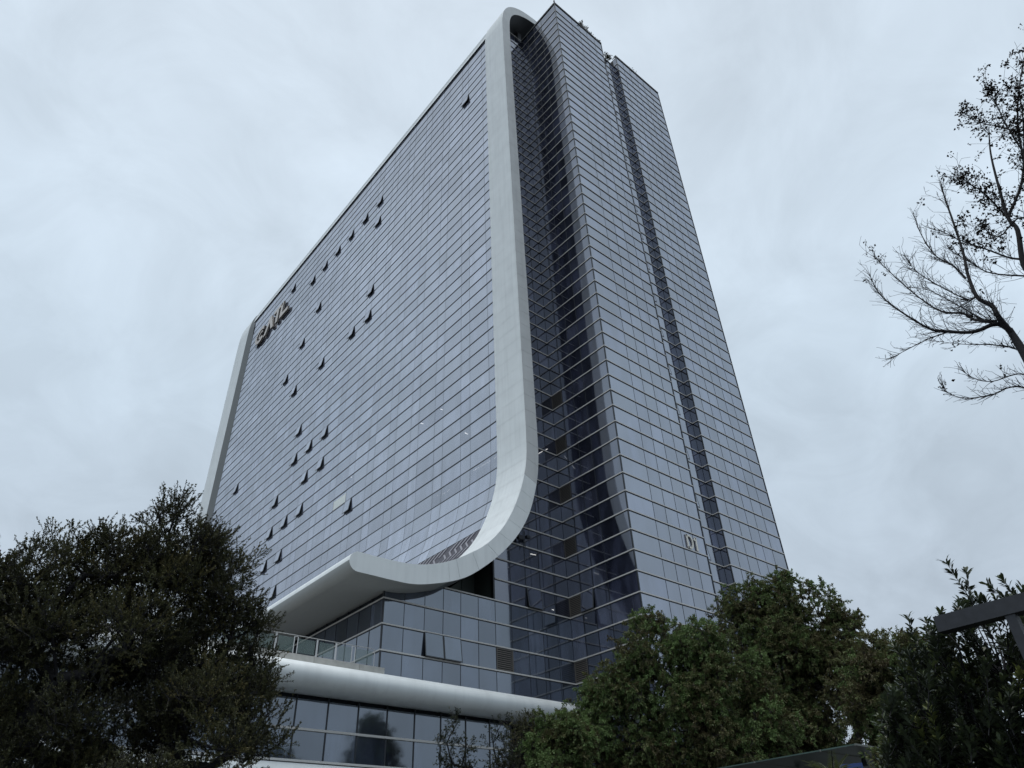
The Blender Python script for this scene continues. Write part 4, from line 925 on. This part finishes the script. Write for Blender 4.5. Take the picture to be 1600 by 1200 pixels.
# feathery palm at the bottom edge
def palm():
    R = np.random.default_rng(71); c = at_d(1300, 1205, 13); root = empty('small_palm', (c[0], c[1], 0)); tag(root, 'small feathery palm poking up in front of the green shelter', 'palm')
    b_ = MB(); b_.tube([(c[0], c[1], 0), (c[0]+0.03, c[1], c[2]-0.12)], [0.09, 0.07], 8); b_.build('trunk', M_darkbark, root)
    S0, S1, LP, LD2, LL = [], [], [], [], []
    for k in range(26):
        az = R.random()*2*math.pi; h = R.uniform(0.3, 1.2); d = unit(np.array([math.cos(az)*0.7, math.sin(az)*0.7, h])); p = c+np.array([0, 0, -0.12]); L = R.uniform(0.35, 0.5); n_ = 8
        for i in range(n_):
            q = p+d*L/n_; S0.append(p); S1.append(q); s_ = unit(np.cross(d, (0, 0, 1.0)))
            for sg_ in (-1, 1):
                for jj in range(2): LP.append(p+(q-p)*jj/2); LD2.append(unit(s_*sg_+d*0.8)); LL.append(0.14*(1-0.5*i/n_))
            d = unit(d+np.array([0, 0, -0.09])); p = q
    V, Q = tubes_np(np.array(S0), np.array(S1), np.full(len(S0), 0.006), np.full(len(S0), 0.004), 3); x_ = np_mesh('frond_ribs', V, Q, M_darkbark, root); x_['kind'] = 'stuff'
    LP = np.array(LP); LL = np.array(LL); V, Q = leaves_np(LP, np.array(LD2), np.tile([0, 0, 1.0], (len(LP), 1))+0.01, LL, LL*0.14); x_ = np_mesh('fronds', V, Q, LM_cam, root, tone=np.full(len(V), 0.5)); x_['kind'] = 'stuff'
palm()

# ================================================================ GLASS PANES: the 300 that show largest as objects, the rest joined
LIGHTS = [((739, 735), (748, 730)), ((750, 729), (767, 719)), ((772, 716), (775, 713)), ((726, 676), (730, 678)), ((657, 661), (661, 662)), ((688, 639), (691, 640)), ((548, 745), (549, 746)), ((690, 772), (696, 769)), ((698, 768), (702, 765)), ((682, 775), (684, 773))]
LIGHTS_R = [((841, 709), (848, 705)), ((851, 704), (856, 701)), ((829, 865), (838, 867)), ((863, 952), (866, 953))]
M_tube = bpy.data.materials.new('lit_ceiling_lamp'); M_tube.use_nodes = True
_b = M_tube.node_tree.nodes['Principled BSDF']; _b.inputs['Emission Color'].default_value = (1, 0.99, 0.95, 1); _b.inputs['Emission Strength'].default_value = 2.6
def lit_version(mt, kf):
    m2 = mt.copy(); m2.name = 'clearer_'+mt.name; t = m2.node_tree; o_ = t.nodes['Material Output']; b = t.nodes['Principled BSDF']
    tb = t.nodes.new('ShaderNodeBsdfTransparent'); mx = t.nodes.new('ShaderNodeMixShader'); mx.inputs[0].default_value = kf
    t.links.new(b.outputs[0], mx.inputs[1]); t.links.new(tb.outputs[0], mx.inputs[2]); t.links.new(mx.outputs[0], o_.inputs[0]); return m2
LV = {m_: lit_version(m_, 0.2) for m_ in (M_glass, M_glassW)}
def lit(pl, mk):
    for a, c in pl:
        A, B = mk(*a), mk(*c); mid = (A+B)/2
        near = [p for p in panes if p['kind'] is None and p['m'] in (M_glass, M_glassW) and abs((mid-p['c'])@p['n']) < 0.2 and abs((mid-p['c'])@p['u']) < p['w']/2+0.03 and abs((mid-p['c'])@p['v']) < p['h']/2+0.03]
        near = near or [p for p in panes if p['kind'] == 'lit' and abs((mid-p['c'])@p['n']) < 0.2 and abs((mid-p['c'])@p['u']) < p['w']/2+0.03 and abs((mid-p['c'])@p['v']) < p['h']/2+0.03]
        if not near: continue
        p = near[0]
        if p['kind'] is None: p['kind'] = 'lit'; p['m'] = LV[p['m']]
        d = B-A; L = np.linalg.norm(d); L = max(L, 0.12); d = d/np.linalg.norm(d); w2 = np.cross(d, p['n'])
        b_ = MB(); b_.obox(mid-p['n']*0.055, d, w2, p['n'], L, 0.07, 0.03); b_.build('ceiling_lamp', M_tube, tower)
lit(LIGHTS, lambda x_, y_: at_x(x_, y_, XG)); lit(LIGHTS_R, lambda x_, y_: at_y(x_, y_, YB))
bpy.context.view_layer.update(); dg = bpy.context.evaluated_depsgraph_get()
def area(p):
    P = [p['c']+p['u']*a*p['w']/2+p['v']*b2*p['h']/2 for a, b2 in ((-1, -1), (1, -1), (1, 1), (-1, 1))]
    q = [proj(x_) for x_ in P]
    if min(t_[2] for t_ in q) < 1: return 0
    X_ = [t_[0] for t_ in q]; Y_ = [t_[1] for t_ in q]
    mx, my = sum(X_)/4, sum(Y_)/4
    if not (0 < mx < 1600 and 0 < my < 1200): return 0
    return abs(sum(X_[i]*Y_[(i+1) % 4]-X_[(i+1) % 4]*Y_[i] for i in range(4)))/2
normal = [p for p in panes if p['kind'] is None]
special = [p for p in panes if p['kind'] is not None]
for p in normal: p['a'] = area(p)
cand = sorted(normal, key=lambda p: -p['a']); chosen = []
for p in cand:
    if len(chosen) >= 285 or p['a'] == 0: break
    tg = p['c']+p['n']*0.12; d = tg-CAM; L = np.linalg.norm(d)
    hit, loc, *_ = sc.ray_cast(dg, Vector(CAM), Vector(d/L), distance=float(L-0.3))
    if not hit: chosen.append(p)
ids = {id(p) for p in chosen}
cache = {}
def pane_matrix(p, tilt):
    u, v, n = p['u'], p['v'], p['n']
    M_ = Matrix(((u[0], v[0], n[0], p['c'][0]), (u[1], v[1], n[1], p['c'][1]), (u[2], v[2], n[2], p['c'][2]), (0, 0, 0, 1)))
    return M_ @ Matrix.Rotation(tilt[0], 4, 'X') @ Matrix.Rotation(tilt[1], 4, 'Y')
TI = Matrix.Translation(-tower.location)
def pane_mesh(wd, h, mt):
    key = (round(wd, 2), round(h, 2), mt.name)
    if key not in cache:
        me = bpy.data.meshes.new('window_pane'); t_ = 0.045
        vs = [(a*key[0]/2, b2*key[1]/2, z_) for z_ in (0, t_) for a, b2 in ((-1, -1), (1, -1), (1, 1), (-1, 1))]
        me.from_pydata(vs, [], [(0, 3, 2, 1), (4, 5, 6, 7), (0, 1, 5, 4), (1, 2, 6, 5), (2, 3, 7, 6), (3, 0, 4, 7)]); me.materials.append(mt); cache[key] = me
    return cache[key]
for p in chosen:
    o = bpy.data.objects.new('window_pane', pane_mesh(p['w'], p['h'], p['m'])); col.objects.link(o); o.parent = tower
    o.matrix_local = TI @ pane_matrix(p, rng.normal(size=2)*0.0012)
for mt in (M_glass, M_glassN, M_glassW, M_glassP):
    rest = [p for p in normal if id(p) not in ids and p['m'] is mt]; V = []; 
    for p in rest:
        Mx = np.array(pane_matrix(p, rng.normal(size=2)*0.0012)); t_ = 0.045
        lv = np.array([(a*p['w']/2, b2*p['h']/2, z_, 1) for z_ in (0, t_) for a, b2 in ((-1, -1), (1, -1), (1, 1), (-1, 1))]); V.append((lv@Mx.T)[:, :3])
    V = np.vstack(V); b0 = (np.arange(len(rest))*8)[:, None]
    Q = np.concatenate([b0+np.array(f) for f in [(0, 3, 2, 1), (4, 5, 6, 7), (0, 1, 5, 4), (1, 2, 6, 5), (2, 3, 7, 6), (3, 0, 4, 7)]])
    o = np_mesh('glazing', V, Q, mt, tower); o['kind'] = 'stuff'
# specials
lv_cache = {}
for p in special:
    b_ = MB(); u, v, n, c, wd, h = p['u'], p['v'], p['n'], p['c'], p['w'], p['h']
    if p['kind'] == 'blind':
        b_.obox(c, u, v, n, wd, h*0.95, 0.03, 0); ob = b_.build('window_pane', [M_glassW], tower)
        b_ = MB()
        for sgn_ in (-1, 1): b_.obox(c+u*sgn_*wd*0.245-v*0.16, u, v, n, wd*0.47, h*0.72, 0.06, 0)
        b_.build('white_blind', [M_blind], tower)
    elif p['kind'] == 'lit':
        b_.obox(c, u, v, n, wd, h, 0.045, 0); b_.build('window_pane', [p['m']], tower)
    elif p['kind'] == 'louvre':
        for a in (-1, 1):
            b_.obox(c+u*a*(wd/2-0.03), u, v, n, 0.06, h, 0.10, 0); b_.obox(c+v*a*(h/2-0.03), u, v, n, wd, 0.06, 0.09, 0)
        for k_ in range(11): b_.obox(c+v*(-h/2+0.12+k_*(h-0.24)/10)+n*0.02, u, v, n, wd-0.12, 0.075, 0.05, 0)
        b_.build('louvre_panel', [M_louvre if c[2] < zn(3) else M_louvre_dark], tower)
    else:
        long_ = p['m'] is M_glassW
        ang = 0.15 if long_ else 0.13; tip = c+v*h/2+n*0.06
        ca, sa = math.cos(ang), math.sin(ang); v2 = v*ca-n*sa; n2 = n*ca+v*sa; cc = tip-v2*h/2
        b_.obox(cc+n2*0.03, u, v2, n2, wd-0.08, h-0.08, 0.03, 0)
        for a in (-1, 1):
            b_.obox(cc+u*a*(wd/2-0.03), u, v2, n2, 0.06, h, 0.07, 1); b_.obox(cc+v2*a*(h/2-0.03), u, v2, n2, wd, 0.06, 0.068, 1)
        b_.build('open_window', [p['m'], M_frame], tower)
print('panes', len(panes), 'chosen', len(chosen))
